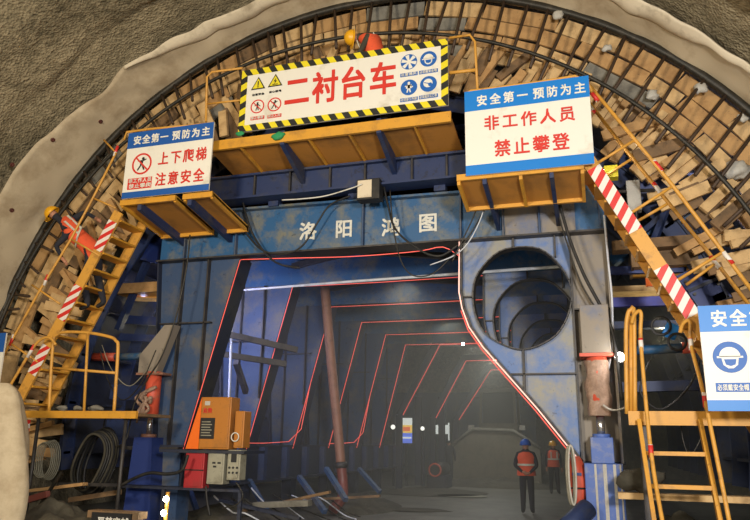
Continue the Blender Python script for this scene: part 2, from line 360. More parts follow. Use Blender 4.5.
# turned-over hem of the sheet, paler
def hem(a, b, wid, nm, lab):
    o = strip(a, b, lambda d: sheet_edge(d) - 0.02, lambda d: sheet_edge(d) + 0.02 + wid * max(0.05, math.sin(PI * (d - a) / (b - a))) * (0.75 + 0.5 * noise.noise(Vector((d * 0.15, 1, 3)))),
              lambda d, Y, t: rsheet(d, Y, (Y - sheet_edge(d)) / (11.42 - sheet_edge(d))) - 0.02 - 0.045 * math.sin(PI * min(1, t * 1.0)), 80, 8).build(nm, 'sheet2', SHEET, label=lab)
    o.modifiers.new('thick', 'SOLIDIFY').thickness = 0.01
hem(36, 66, 0.42, 'sheet_hem', 'paler turned-over edge of the sheet'); hem(92, 124, 0.42, 'sheet_hem', 'paler turned-over edge of the sheet')
for px, py in ((15, 167), (55, 142), (101, 122), (13, 211)):
    d = ray(px, py); o2 = CAM - TC; a = d.x ** 2 + d.z ** 2; b = 2 * (o2.x * d.x + o2.z * d.z); c = o2.x ** 2 + o2.z ** 2 - 8.26 ** 2
    t = (-b + math.sqrt(b * b - 4 * a * c)) / (2 * a); p = CAM + d * t
    dg_ = math.degrees(math.atan2(p.z - TC.z, p.x - TC.x)) % 360; p = tun(math.radians(dg_), p.y, rsheet(dg_, p.y, max(0, (p.y - sheet_edge(dg_)) / (11.42 - sheet_edge(dg_)))) - .012); nrm = Vector((TC.x - p.x, 0, TC.z - p.z)).normalized()
    MB().tube([p - nrm * 0.01, p + nrm * 0.02], 0.045, 12).tube([p, p + nrm * 0.05], 0.018, 8).build('fixing_washer', 'bolt', SHEET, label='dark round fixing washer')

# steel bar arch
OC, OR, OY = Vector((-3.95, 0, 1.88)), 8.17, 11.3
IC, IR, IY = Vector((-4.31, 0, 1.65)), 7.44, 10.9
def ring(c, R, Y, a0, a1, n=90): return [Vector((c.x + R * math.cos(math.radians(a0 + (a1 - a0) * i / n)), Y, c.z + R * math.sin(math.radians(a0 + (a1 - a0) * i / n)))) for i in range(n + 1)]
arch = empty('steel_bar_arch', (OC.x, OY, 0), 'curved cage of dark steel bars following the tunnel rim', 'rebar')
MB().tube(ring(OC, OR + .02, OY, -10, 190), 0.075, 8).build('outer_hoop', 'darkpipe', arch)
MB().tube(ring(IC, IR, IY, -2, 182), 0.035, 8).build('inner_hoop', 'darkpipe', arch)
nb = 74
for i in range(nb):
    a = -8 + 196 * i / (nb - 1) + random.uniform(-.35, .35); b = a - 3.3 + random.uniform(-.8, .8)
    ra, rb = math.radians(a), math.radians(b); ri = random.uniform(6.95, 7.25)
    p = Vector((OC.x + OR * math.cos(ra), OY - .02, OC.z + OR * math.sin(ra))); q = Vector((IC.x + ri * math.cos(rb), IY, IC.z + ri * math.sin(rb)))
    MB().tube([p, q], 0.03, 6).build('radial_bar', 'rebar', arch)

# timber bulkhead behind the bars
mb = MB()
for r0, r1 in ((7.86, 8.16), (7.56, 7.84), (7.27, 7.54), (6.98, 7.25)):
    a = -10.0
    while a < 190:
        w = random.uniform(5.0, 11.0); rm = (r0 + r1) / 2; ac = math.radians(a + w / 2)
        L = 2 * rm * math.sin(math.radians(w) / 2) - 0.02
        Rm = Matrix.Rotation(-(ac - PI / 2) + random.uniform(-.02, .02), 3, 'Y')
        mi = random.choice([0, 0, 0, 1, 1, 1, 2]) if random.random() > (.45 if 66 < a < 84 else .07) else 3
        if r0 < 7.3 and random.random() < .12: a += w; continue
        mb.box((OC.x + rm * math.cos(ac), 11.5 + random.uniform(-.03, .03), OC.z + rm * math.sin(ac)), (L, 0.05, (r1 - r0) * random.uniform(.85, 1)), mi, Rm)
        a += w
tag(mb.build('timber_bulkhead', ['wood', 'wood2', 'wood3', 'mortar']), 'curved wall of short timber planks behind the steel bars', 'bulkhead')
# loose timber wedges
protos = []
for i, mt in enumerate(('wood', 'wood2', 'wood3')):
    o = MB().box((0, 0, 0), (0.13 + .03 * i, 0.07, 0.75)).build('timber_wedge', mt, origin=Vector((0, 0, 0))); protos.append(o)
used = set()
for i in range(230):
    a = -4 + 190 * (i + random.random()) / 230; th = math.radians(a); rr = random.uniform(6.35, 7.05)
    k = random.choice((0, 1, 1, 2)); src = protos[k]
    if k in used: o = src.copy(); COL.objects.link(o)
    else: o = src; used.add(k)
    o.location = (OC.x + rr * math.cos(th), 11.34 + random.choice((-.16, -.06, .04)) + random.uniform(-.03, .03), OC.z + rr * math.sin(th))
    o.rotation_euler = (random.uniform(-.25, .25), -(th - PI / 2) + random.choice((-.1, 0, .1, .2, .45)) + random.uniform(-.12, .12), 0)
    s = random.uniform(.6, 1.25); o.scale = (random.uniform(.7, 1.3), 1, s)
    tag(o, '%s timber wedge under the planks %s' % (('golden brown', 'pale', 'dark brown')[k], 'to the right of the right stair' if a < 38 else 'above the upper right sign' if a < 78 else 'above the big striped sign' if a < 112 else 'between the left and the big striped sign' if a < 140 else 'beside the left stair'), 'wood', 'loose timber wedges around the arch')
# white film scraps
def crumple(name, c, r, mat, label, cat, group=None, flat=1.0, seed=0):
    mb = MB().sphere(c, (r, r * .5, r * flat), 0, 14, 9)
    c = Vector(c)
    for v in mb.v:
        d = v - c; v += d * (0.55 * noise.noise(d * (3 / r) * .6 + Vector((seed * 3.1, 0, 0))))
    return tag(mb.build(name, mat), label, cat, group)
for i, (px, py, r, lab) in enumerate([(559, 15, .12, 'crumpled white film scrap high on the arch near its crown'), (700, 88, .14, 'white film scrap tucked between bars at upper right'), (652, 95, .13, 'crumpled white film hanging on bars right of the upper right sign'),
        (737, 170, .24, 'large crumpled white film sheet caught on bars at the right edge'), (742, 118, .1, 'small white film scrap under the sheet at far right'), (607, 48, .1, 'small white film scrap behind bars above the right sign')]):
    crumple('film_scrap', at(px, py, 11.25), r * .85, 'film', lab, 'plastic', None, .8, i)

# steel formwork shell
fw = empty('steel_formwork', (TC.x, 17, 0), 'dark blue curved steel formwork shell behind the timber packing', 'formwork')
def arcplate(R, y0, y1, a0, a1, th, n=60):
    mb = MB()
    for i in range(n):
        t0 = math.radians(a0 + (a1 - a0) * i / n); t1 = math.radians(a0 + (a1 - a0) * (i + 1) / n)
        mb.hexa([tun(t0, y0, R - th), tun(t1, y0, R - th), tun(t1, y1, R - th), tun(t0, y1, R - th), tun(t0, y0, R), tun(t1, y0, R), tun(t1, y1, R), tun(t0, y1, R)])
    return mb
arcplate(6.35, 11.7, 25, -8, 188, .03).build('skin_plate', 'navy', fw)
for k in range(10):
    arcplate(6.33, 11.75 + 1.45 * k, 11.79 + 1.45 * k, -8, 188, .28).build('arch_rib', 'bluedark', fw)
for a in range(-4, 186, 9):
    p = tun(math.radians(a), 11.75, 6.2); q = tun(math.radians(a), 24.8, 6.2)
    MB().bar(p, q, .05, .16, 0, (math.cos(math.radians(a)), 0, math.sin(math.radians(a)))).build('longitudinal_rib', 'navy', fw)

# ================================================================= GANTRY
G = 11.4; PITCH = 2.42; NP = 6
gan = empty('lining_gantry', (-3.9, G, 0), 'big blue steel lining gantry of portal frames filling the tunnel', 'gantry')
def plate(outer, hole, Y, th):        # vertical plate in XZ with an optional round hole
    bm = bmesh.new(); loops = [outer] + ([hole] if hole else [])
    for lp in loops:
        vs = [bm.verts.new((p[0], Y, p[1])) for p in lp]
        for i in range(len(vs)): bm.edges.new((vs[i], vs[(i + 1) % len(vs)]))
    bmesh.ops.triangle_fill(bm, use_beauty=True, edges=bm.edges)
    ret = bmesh.ops.extrude_face_region(bm, geom=list(bm.faces))
    for v in [g for g in ret['geom'] if isinstance(g, bmesh.types.BMVert)]: v.co.y += th
    bmesh.ops.recalc_face_normals(bm, faces=bm.faces)
    bm.verts.index_update(); mb = MB(); mb.add([v.co.copy() for v in bm.verts], [[v.index for v in f.verts] for f in bm.faces]); bm.free(); return mb
def xz(px, py, Y=G): p = at(px, py, Y); return (p.x, p.z)
inner = [xz(462, 241), xz(462, 292), xz(465, 308), xz(472, 327), xz(486, 347), xz(540, 408), xz(584, 462)]
inner[0] = (-2.06, 5.0)
GUS = inner + [(-0.25 + .02, 1.38), (-0.42, 5.0)]
GUS = inner[:-1] + [(-0.27, 1.38), (-0.27, 5.0)]
HC = (-1.09, 3.98); HR = 0.80; HZ = .86
hole = [(HC[0] + HR * (1 + .012 * math.sin(5 * t + 1)) * math.cos(t), HC[1] + HZ * (1 + .012 * math.sin(7 * t)) * math.sin(t)) for t in [2 * PI * i / 44 for i in range(44)]]
LEG = [(-8.1, 5.0), (-6.34, 5.0), (-7.24, 1.5), (-7.82, 1.5)]
XL, XR = -8.1, 0.32
def edge_strip(mb, pts, Y0, Y1, th=.03, mi=0):
    for a, b in zip(pts, pts[1:]):
        A = Vector((a[0], (Y0 + Y1) / 2, a[1])); B = Vector((b[0], (Y0 + Y1) / 2, b[1])); d = (B - A).normalized()
        mb.bar(A - d * .005, B + d * .005, abs(Y1 - Y0), th, mi, Vector((0, 1, 0)).cross(d))
def portal(Y, first):
    fr = gan
    if not first:
        fr = plate([(XL, 5.0), (XR, 5.0), (XR, 5.82), (XL, 5.82)], None, Y, .03).build('portal_frame', 'bluebeam', gan)
        par = fr
    else: par = gan
    # legs
    webm = 'leg' if not first else 'leg'
    plate(LEG[::-1], None, Y, .03).build('left_leg' if first else 'leg_web', webm, par)
    plate(GUS, hole, Y, .03).build('gusset_plate', 'gusset', par)
    mb = MB(); edge_strip(mb, [LEG[1], LEG[2]], Y - .02, Y + .42, .03)
    edge_strip(mb, [LEG[0], LEG[3]], Y - .12, Y + .32, .03)
    mb.build('leg_flange', 'navy', par)
    mb = MB(); edge_strip(mb, inner, Y - .10, Y + .22, .025); edge_strip(mb, [(-0.27, 5.0), (-0.27, 1.38)], Y - .10, Y + .05, .025)
    edge_strip(mb, hole + [hole[0]], Y - .09, Y + .12, .02)
    mb.build('gusset_flange', 'edge', par)
    EX = inner[4][0] + (inner[5][0] - inner[4][0]) * (inner[4][1] - 2.72) / (inner[4][1] - inner[5][1]) + .02
    S_ = [(x0, x1, Y - .09, Y, z - .012, z + .012) for x0, x1, z in ((-2.04, HC[0] - HR, 4.02), (HC[0] + HR, -.27, 4.02), (EX, -.28, 2.72))]
    S_ += [(-1.2, -1.17, Y - .09, Y, HC[1] + HZ, 5.0), (-1.1, -1.07, Y - .09, Y, 2.35, HC[1] - HZ), (-.52, -.495, Y - .09, Y, 4.62, 5.0)]
    S_ += [(x, x + .025, Y - .1, Y, z0, z1) for x, z0, z1 in ((-7.55, 1.5, 5.0), (-7.0, 2.5, 5.0))] + [(-7.95, -6.85, Y - .1, Y, 3.75, 3.775)]
    pieces('plate_stiffener', 'edge', par, S_)
    return par
portal(G, True)
P2 = []
for k in range(1, NP): P2.append(portal(G + PITCH * k, False))
# right column: recessed channel beside the gusset
mb = MB(); mb.bb(-.27, .30, G + .02, G + .05, 1.38, 5.0)
mb.build('right_column', 'dusty', gan)
mb = MB(); mb.bb(.28, .32, G - .22, G + .3, 1.38, 5.0); mb.build('column_flange', 'dusty', gan)
mb = MB(); mb.bb(-.25, .28, G - .1, G + .02, 3.72, 3.745); mb.build('plate_stiffener', 'edge', gan)
for k in range(1, NP):
    Y = G + PITCH * k; MB().bb(-.27, .30, Y, Y + .03, 1.38, 5.0).build('right_column', 'leg', P2[k - 1])
# front cross beam
plate([(XL, 5.0), (XR, 5.0), (XR, 5.82), (XL, 5.94)], None, G - .06, .03).build('cross_beam', 'bluebeam', gan)
CB = [o for o in gan.children if o.name.startswith('cross_beam')][-1]
mb = MB(); mb.bb(XL, XR, G - .2, G + .25, 4.985, 5.015); mb.build('bottom_flange', 'edge', CB)
mb = MB()
mb.hexa([(XL, G - .2, 5.93), (XR, G - .2, 5.81), (XR, G + .25, 5.81), (XL, G + .25, 5.93), (XL, G - .2, 5.97), (XR, G - .2, 5.85), (XR, G + .25, 5.85), (XL, G + .25, 5.97)])
mb.build('top_flange', 'bluebeam', CB)
pieces('web_stiffener', 'leg', CB, [(at(px, 230, G).x - .012, at(px, 230, G).x + .012, G - .15, G - .05, 5.0, 5.86) for px in (190, 240, 365, 462, 504, 540, 600)])
pieces('dusty_panel', 'dusty', CB, [(at(a, 230, G).x + .02, at(b, 230, G).x - .02, G - .068, G - .06, 5.02, 5.8) for a, b in ((504, 540), (540, 577))])
for ch, px, py in (('洛', 308, 231), ('阳', 344, 228.5), ('鸿', 391, 227), ('图', 428, 222.5)):
    p = at(px, py, G - .07); mb = MB(); write(mb, ch, p.x - .18, p.z - .18, .36, .36, 0, G - .07, 0, .035)
    mb.build('beam_lettering', 'letter', CB, label='white character painted on the beam')
# bolts on bottom flange & dark patch of dust
# longitudinal girders
mb = MB(); mb.bb(-7.28, -7.24, G, 26, .78, 1.5); mb.bb(-7.9, -7.2, G - .1, 26, 1.48, 1.52); mb.bb(-7.5, -7.05, G, 26, .74, .78); mb.build('lower_girder', 'navy', gan)
pieces('girder_stiffener', 'bluedark', gan, [(-7.24, -7.1, G + .6 + 1.2 * k, G + .76 + 1.2 * k, .78, 1.48) for k in range(12)])
mb = MB(); mb.bb(-.3, .3, G + .05, 26, 1.0, 1.38); mb.bb(-.35, .35, G, 26, 1.36, 1.40); mb.build('lower_girder', 'navy', gan)
mb = MB(); mb.bb(-7.95, -7.6, G + .1, 26, 5.05, 5.8); mb.bb(-.3, .1, G + .1, 26, 5.05, 5.8); mb.build('upper_girder', 'bluedark', gan)
for k in range(NP - 1):                       # roof cross bracing
    y = G + PITCH * k
    mb = MB(); mb.bar((-6.3, y + .1, 5.3), (-2.0, y + PITCH - .1, 5.3), .12, .12); mb.build('roof_brace', 'edge', gan)
    mb = MB(); mb.bar((-2.0, y + .1, 5.4), (-6.3, y + PITCH - .1, 5.4), .12, .12); mb.build('roof_brace', 'edge', gan)
mb = MB(); mb.bb(-7.9, .2, G + .5, 26, 5.86, 5.9); mb.build('roof_plate', 'navy', gan)
# upper beam below the deck
mb = MB(); mb.bb(-7.4, .2, 10.95, 11.0, 6.04, 6.44); mb.bb(-7.4, .2, 10.85, 11.25, 6.44, 6.48); mb.bb(-7.4, .2, 10.85, 11.25, 6.0, 6.04); mb.build('upper_beam', 'bluedark', gan)
pieces('beam_stiffener', 'edge', gan, [(at(px, 180, 10.9).x - .015, at(px, 180, 10.9).x + .015, 10.88, 10.95, 6.04, 6.44) for px in (255, 290, 330, 365, 412, 447)])
mb = MB(); mb.bb(-7.0, -.2, 11.0, 13.4, 6.5, 6.55); mb.build('upper_floor', 'deck', gan)
for x in (-7.2, -5.6, -4.0, -2.4, -.6):
    MB().bb(x - .1, x + .1, 11.15, 11.35, 5.9, 6.5).build('upper_post', 'bluedark', gan)
for x in (-6.8, -5.2, -2.6, -1.0):
    MB().bb(x - .09, x + .09, 12.2, 12.4, 6.5, 7.6).build('upper_post', 'bluedark', gan)
MB().bb(-7.2, -.6, 12.2, 12.5, 7.5, 7.62).build('upper_beam', 'bluedark', gan)
# deck brackets (deep blue, raking back to the beams)
for px in (284, 380, 172, 215):
    if px < 230: continue
    a = at(px, 137 if px == 284 else 123.5, 10.05); mb = MB()
    mb.prism([(a.x - .04, 9.98, 6.82), (a.x - .04, 9.98, 6.56), (a.x - .04, 11.0, 6.18), (a.x - .04, 11.0, 6.46)], (.08, 0, 0)); mb.build('deck_bracket', 'bluedark', gan)
for X in (at(140, 207, 9.86).x, at(190, 203, 9.86).x):
    mb = MB(); mb.prism([(X - .04, 9.84, 5.72), (X - .04, 9.84, 5.56), (X - .04, 11.35, 5.30), (X - .04, 11.35, 5.46)], (.08, 0, 0)); mb.build('deck_bracket', 'bluedark', gan)
for px in (485, 552):
    X = at(px, 180, 9.86).x
    mb = MB(); mb.prism([(X - .03, 9.80, 5.56), (X - .03, 9.80, 5.42), (X - .03, 11.35, 5.14), (X - .03, 11.35, 5.40)], (.06, 0, 0)); mb.build('deck_bracket', 'bluedark', gan)
# right front foot with jack
jr = MB().bb(-.24, .30, G - .45, G + .45, .45, 1.38).build('foot_box', 'jackblue', gan, .015)
mb = MB()
for x, w in ((-.1, .03), (.02, .05), (.16, .04), (.25, .02)): mb.bb(x, x + w, G - .458, G - .45, .48 + .1 * (w > .03), 1.37)
mb.build('grout_streak', 'film', jr, label='pale grout run down the blue box')
MB().bb(-.3, .36, G - .5, G + .5, .02, .12).bb(-.1, .16, G - .2, G + .2, .12, .45).build('foot_base', 'navy', gan)
pj = lambda py: at(598, py, G - .3)
c = at(599, 400, G - .3); cx = c.x; cy = c.y
rj = MB().tube([(cx, cy, 2.1), (cx, cy, 2.95)], .155, 14).build('jack', 'redjack', gan, label='red hydraulic jack wrapped in brown film')
mb = MB(); k = 16
for i in range(15):
    z = 2.06 + .82 * i / 14; mb.v += [Vector((cx + (.175 + .07 * noise.noise(Vector((math.cos(6.283 * j / k) * 2, math.sin(6.283 * j / k) * 2, z * 5)))) * math.cos(6.283 * j / k), cy + (.175 + .07 * noise.noise(Vector((math.cos(6.283 * j / k) * 2, 5, z * 5)))) * math.sin(6.283 * j / k), z)) for j in range(k)]
for i in range(14):
    for j in range(k): mb.f.append([i * k + j, i * k + (j + 1) % k, (i + 1) * k + (j + 1) % k, (i + 1) * k + j]); mb.m.append(0); mb.sm.append(True)
mb.build('film_wrap', 'plastic', rj)
MB().bb(cx - .24, cx + .24, G - .5, G, 2.93, 2.98).build('jack_collar', 'redjack', rj)
MB().tube([(cx, cy, 1.72), (cx, cy, 2.1)], .06, 14).build('jack_rod', 'chrome', rj, label='bright steel rod')
MB().bb(cx - .16, cx + .16, G - .46, G - .12, 1.38, 1.75).tube([(cx, cy, 1.74), (cx, cy, 1.8)], .13, 14).build('jack_base', 'jackblue', rj, .01)
MB().bb(cx - .2, cx + .22, G - .48, G, 2.98, 3.72).build('jack_head', 'dusty', gan, .01, label='grout-covered jack housing')
# left front foot with jack
c = at(154, 380, G - .2); cx = c.x; cy = c.y
lj = MB().tube([(cx, cy, at(150, 415, cy).z), (cx, cy, at(155, 372, cy).z)], .14, 14).build('jack', 'redjack', gan, label='red hydraulic jack with torn film')
z0 = at(150, 415, cy).z
MB().tube([(cx, cy, z0 - .36), (cx, cy, z0)], .05, 12).build('jack_rod', 'chrome', lj, label='bright steel rod')
MB().tube([(cx, cy, z0 - .4), (cx, cy, z0 - .34)], .14, 12).build('jack_collar', 'hose', lj)
MB().bb(cx - .28, cx + .3, cy - .18, cy + .1, z0 + .72, z0 + .76).build('jack_collar', 'hose', lj)
mb = MB()
for i in range(4):
    a = i * 1.7; mb.tube(smoothpts([(cx + .17 * math.cos(a), cy - .15, z0 + .5 - .1 * i), (cx - .2 + .1 * i, cy - .2, z0 + .3), (cx + .1 * math.sin(a), cy - .22, z0 + .1), (cx - .15, cy - .18, z0 - .05 * i)]), [.03, .035, .04, .035, .03, .035, .04, .03, .025, .035, .03, .03, .025, .035, .03, .03, .025, .02, .015], 7)
mb.build('film_wrap', 'plastic', lj)
MB().prism([(cx - .28, cy - .12, z0 + .76), (cx + .1, cy - .12, z0 + .76), (cx + .42, cy - .12, z0 + 1.65), (cx + .2, cy - .12, z0 + 1.65), (cx - .28, cy - .12, z0 + 1.1)], (0, .2, 0)).build('jack_bracket', 'dusty', gan)
MB().prism([(cx - .2, cy - .15, z0 - .4), (cx + .18, cy - .15, z0 - .4), (cx + .28, cy - .15, .25), (cx - .28, cy - .15, .25)], (0, .4, 0)).bb(cx - .4, cx + .4, cy - .3, cy + .4, .02, .25).build('foot_box', 'cobalt', gan)
MB().bb(-8.6, -7.3, G - .12, G + .0, 1.42, 1.48).build('foot_tie', 'edge', gan)
MB().bb(-7.75, -7.3, G, G + .4, .02, 1.48).build('front_post', 'leg', gan)
for a, b, y0, y1 in (((214, 331), (297, 350), 12.3, 13.5), ((208, 352), (286, 364), 12.5, 13.6), ((236, 362), (246, 392), 12.6, 13.4)):
    MB().bar(at(*a, y0), at(*b, y1), .1, .12).build('side_brace', 'edge', gan)
# struts under the left girder
for a, b in (((250, 482), (272, 520)), ((300, 478), (325, 512)), ((327, 470), (346, 500)), ((186, 480), (200, 520)), ((360, 470), (380, 492))):
    A = at(a[0], a[1], 13.8 if a[0] < 340 else 17); B = at(b[0], b[1], 13.2 if a[0] < 340 else 16.6)
    if B.z < .03: B = A + (B - A) * ((A.z - .03) / (A.z - B.z))
    A = A + (A - B).normalized() * .05
    MB().bar(A, B, .09, .09).build('strut', 'leg', gan)
for k in range(1, NP): MB().bb(-7.5, -7.25, G + PITCH * k, G + PITCH * k + .3, .0, .78).build('rear_post', 'navy', gan); 
for k in range(1, NP): MB().bb(-.2, .2, G + PITCH * k, G + PITCH * k + .3, .0, 1.0).build('rear_post', 'navy', gan)

# ---------------------------------------------------------------- light strips
def stripl(pts, lab, mat='ledred', r=.008):
    return tag(MB().tube(pts, r, 6).build('light_strip', mat), lab, 'light strip', 'red light strips on the portal frames')
f = lambda x, z, Y: (x, Y, z)
def legpt(t, Y): return f(-6.32 - .9 * t, 4.94 - 3.5 * t, Y)
stripl([legpt(1, G - .06), legpt(.5, G - .06), legpt(0, G - .06)] + smoothpts([at(*p_, G - .24) for p_ in ((243, 259.5), (298, 258), (340, 257), (376, 255), (420, 251), (443, 247), (459, 256))], 3), 'red light strip following the front portal, nearest to the viewer')
pts = [(p[0] - .03, G - .12, p[1] - .02) for p in inner]; stripl(pts, 'pinkish light strip down the edge of the front gusset plate', 'ledpink', .012)
stripl([(p[0] - .06, G - .06, p[1] - .05) for p in inner[2:]], 'red light strip just inside the pinkish one on the gusset edge', 'ledred', .009)
ords = ['second', 'third', 'fourth', 'fifth', 'sixth']
for k in range(1, NP):
    Y = G + PITCH * k - .05
    pts = [legpt(1, Y), legpt(0, Y), f(-4.2, 4.93, Y - .03), f(-2.05, 4.96, Y)]
    if k in (1, 3): pts = [legpt(.55, Y + PITCH), f(-7.02, 1.9, Y + PITCH), f(-7.2, 1.6, Y + PITCH - .3), f(-7.2, 1.56, Y + .8), f(-7.2, 1.56, Y)] + pts
    stripl(pts, 'red light strip on the %s portal frame from the front' % ords[k - 1], 'ledred', .007 + .0016 * k)
for (a_, b_), yy, lab in ((((440, 345), (403, 415)), 25.2, 'steep red light strip beyond the sixth portal, leftmost of the far three'), (((466, 361), (436, 418)), 27.6, 'steep red light strip beyond the sixth portal, middle of the far three'), (((491, 370), (459, 420)), 30.2, 'steep red light strip beyond the sixth portal, rightmost of the far three')):
    A = at(*a_, yy); B = at(*b_, yy); stripl([B, A, A + Vector((1.6, 0, .02))], lab, 'ledred', .017)
    MB().bar(A + Vector((-.15, .05, .1)), B + Vector((-.15, .05, 0)), .25, .2).bar(A + Vector((-.2, .1, .12)), A + Vector((3.2, .1, .14)), .2, .25).bar(B + Vector((-.15, .05, 0)), (B.x - .15, yy + .05, 0), .2, .2).build('rear_portal', 'navy', gan)
# white pipe
a = at(228, 430, 12.6); b = at(233, 291, 12.6); c = at(345, 282, 12.6); d = at(567, 266, 12.6)
tag(MB().tube([a, b, c, d], .03, 8).build('water_pipe', 'pipew'), 'thin white pipe running behind the front portal and across the round hole', 'pipe')

# ---------------------------------------------------------------- decks and platforms
def deckpanel(mb, x0, x1, y0, y1, z0f, z0b, th=.04, rim=.12, ribs=(), mi=0):
    mb.hexa([(x0, y0, z0f), (x1, y0, z0f), (x1, y1, z0b), (x0, y1, z0b), (x0, y0, z0f + th), (x1, y0, z0f + th), (x1, y1, z0b + th), (x0, y1, z0b + th)], mi)
x0, x1 = -6.36, -1.95
dk = empty('work_deck', ((x0 + x1) / 2, 10.5, 6.5), 'long ochre steel deck under the big striped sign', 'platform')
mb = MB(); deckpanel(mb, x0, x1, 9.98, 11.0, 6.66, 6.50); mb.build('floor_panel', 'deck', dk)
mb = MB(); mb.bb(x0, x1, 9.96, 10.02, 6.60, 6.78); mb.bb(x0, x1, 10.95, 11.01, 6.46, 6.56); mb.build('edge_rail', 'yellow', dk)
for px in (243, 310, 350, 415): x = at(px, 140, 10.1).x; MB().prism([(x, 10.0, 6.6), (x, 10.0, 6.66), (x, 10.98, 6.50), (x, 10.98, 6.45)], (.03, 0, 0)).build('rib', 'yellow', dk)
x0, x1 = at(121, 200, 9.82).x, at(213, 190, 9.82).x
dk = empty('left_platform', ((x0 + x1) / 2, 10.4, 5.5), 'two-panel ochre steel platform under the left sign', 'platform'); dk.name = 'work_platform'
xm = at(178, 200, 9.82).x
for a, b in ((x0, xm - .05), (xm + .1, x1)):
    mb = MB(); deckpanel(mb, a, b, 9.84, 11.15, 5.70, 5.48); mb.build('floor_panel', 'deck', dk)
    mb = MB(); mb.bb(a, b, 9.80, 9.86, 5.66, 5.76); mb.bb(a, b, 11.1, 11.16, 5.42, 5.54)
    for x in (a, b - .05): mb.hexa([(x, 9.84, 5.64), (x + .05, 9.84, 5.64), (x + .05, 11.15, 5.43), (x, 11.15, 5.43), (x, 9.84, 5.76), (x + .05, 9.84, 5.76), (x + .05, 11.15, 5.55), (x, 11.15, 5.55)])
    mb.build('edge_rail', 'yellow', dk)
x0, x1 = at(457, 178, 9.8).x, at(584, 168, 9.8).x
dk = empty('work_platform', ((x0 + x1) / 2, 10.3, 5.4), 'ochre steel platform under the blue and white sign at upper right', 'platform')
mb = MB(); deckpanel(mb, x0, x1, 9.8, 10.6, 5.52, 5.33); mb.build('floor_panel', 'deck', dk)
mb = MB(); mb.bb(x0, x1, 9.77, 9.82, 5.50, 5.60); mb.bb(x0, x1, 10.56, 10.62, 5.28, 5.38)
for x in (x0, (x0 + x1) / 2, x1 - .05): mb.hexa([(x, 9.8, 5.44), (x + .05, 9.8, 5.44), (x + .05, 10.6, 5.27), (x, 10.6, 5.27), (x, 9.8, 5.58), (x + .05, 9.8, 5.58), (x + .05, 10.6, 5.40), (x, 10.6, 5.40)])
mb.build('edge_rail', 'yellow', dk)
# side platforms near eye level
PZ = 2.06
dk = empty('side_platform', (-8.3, 10.4, PZ - .1), 'yellow edged platform on the left at the foot of the stair', 'platform')
MB().bb(-9.9, -7.25, 9.9, 9.96, PZ - .12, PZ + .0).build('edge_beam', 'yellow', dk); MB().bb(-9.9, -7.25, 9.96, 10.9, PZ - .08, PZ - .03).build('floor_panel', 'wood3', dk)
for x in (-9.3, -7.5): MB().tube([(x, 10.0, 0), (x, 10.0, PZ - .1)], .03, 8).build('support_post', 'edge', dk)
dk = empty('side_platform', (1.6, 10.4, PZ - .1), 'yellow edged platform on the right above the lower ladder', 'platform')
MB().bb(.38, 3.3, 9.9, 9.96, PZ - .16, PZ + .02).build('edge_beam', 'yellow', dk); MB().bb(.42, 3.3, 9.96, 11.0, PZ - .06, PZ - .01).build('floor_panel', 'wood3', dk)
for x in (.5, 3.1): MB().bb(x, x + .1, 10.0, 10.1, 0, PZ - .06).build('support_post', 'edge', dk)

# ---------------------------------------------------------------- stairs, rails, ladders
def stair(name, top, bot, y0, y1, n, lab, hat=(), sw=.2, mat='yellow', smat='rail', hm='redwhite'):
    st = empty(name, (bot[0], (y0 + y1) / 2, bot[1]), lab, 'stair')
    for y in (y0, y1):
        s = MB().bar((top[0], y, top[1]), (bot[0], y, bot[1]), .04, sw, 0, (0, 0, 1)).build('stringer', smat, st)
        if y == y0:
            for t0, t1 in hat:
                A = Vector((top[0], y - .026, top[1])); B = Vector((bot[0], y - .026, bot[1]))
                MB().bar(A.lerp(B, t0), A.lerp(B, t1), .008, sw, 0, (0, 0, 1)).build('hazard_tape', hm, s, label='red and white striped tape')
    for i in range(n):
        t = (i + .5) / n; x = top[0] + (bot[0] - top[0]) * t; z = top[1] + (bot[1] - top[1]) * t
        MB().bb(x - .13, x + .13, y0 + .02, y1 - .02, z - .035, z).build('tread', mat, st)
    return st
lt, lb = at(119, 212, 10.0), at(14, 404, 10.0)
stair('steel_stair', (lt.x, lt.z), (lb.x, PZ), 10.0, 10.72, 12, 'yellow steel stair climbing on the left side to the left sign', ((.05, .2), (.38, .55), (.68, .82)))
rt, rb = at(588, 160, 9.9), at(712, 345, 9.9)
RS = stair('steel_stair', (rt.x, rt.z), (rb.x + .9, rb.z - (rt.z - rb.z) / (rb.x - rt.x) * .9), 9.9, 10.55, 18, 'ochre steel stair descending right from the upper right sign', ((.03, .25), (.37, .52)), .2, hm='redwhite3')
# upper right handrails
hr = empty('stair_handrail', (.8, 10.2, 4.5), 'pair of slanted yellow handrails above the right stair', 'handrail')
for j, (pp, Y) in enumerate((([(590, 86), (635, 140), (673, 186), (723, 252), (762, 304)], 9.9), ([(588, 101), (618, 140), (663, 196), (708, 252), (756, 314)], 10.5))):
    pts = [at(x, y, Y) for x, y in pp]
    r = MB().tube(pts, .028, 8).build('rail_pipe', 'rail', hr)
    for t in ((594, 96), (658, 166), (728, 258)) if j == 0 else ((592, 108), (657, 188), (715, 262)):
        A = at(t[0], t[1], Y); d = (pts[-1] - pts[0]).normalized()
        MB().tube([A - d * .1, A + d * .1], .033, 8).build('warning_tape', 'redwhite2', r, label='red and white tape')
for a, b, Y in (((596, 164), (635, 140), 9.9), ((628, 215), (673, 186), 9.9), ((678, 280), (723, 252), 9.9), ((602, 178), (633, 158), 10.5), ((636, 222), (669, 203), 10.5), ((686, 285), (716, 263), 10.5)):
    MB().tube([at(*a, Y), at(*b, Y)], .022, 8).build('rail_post', 'rail', hr)
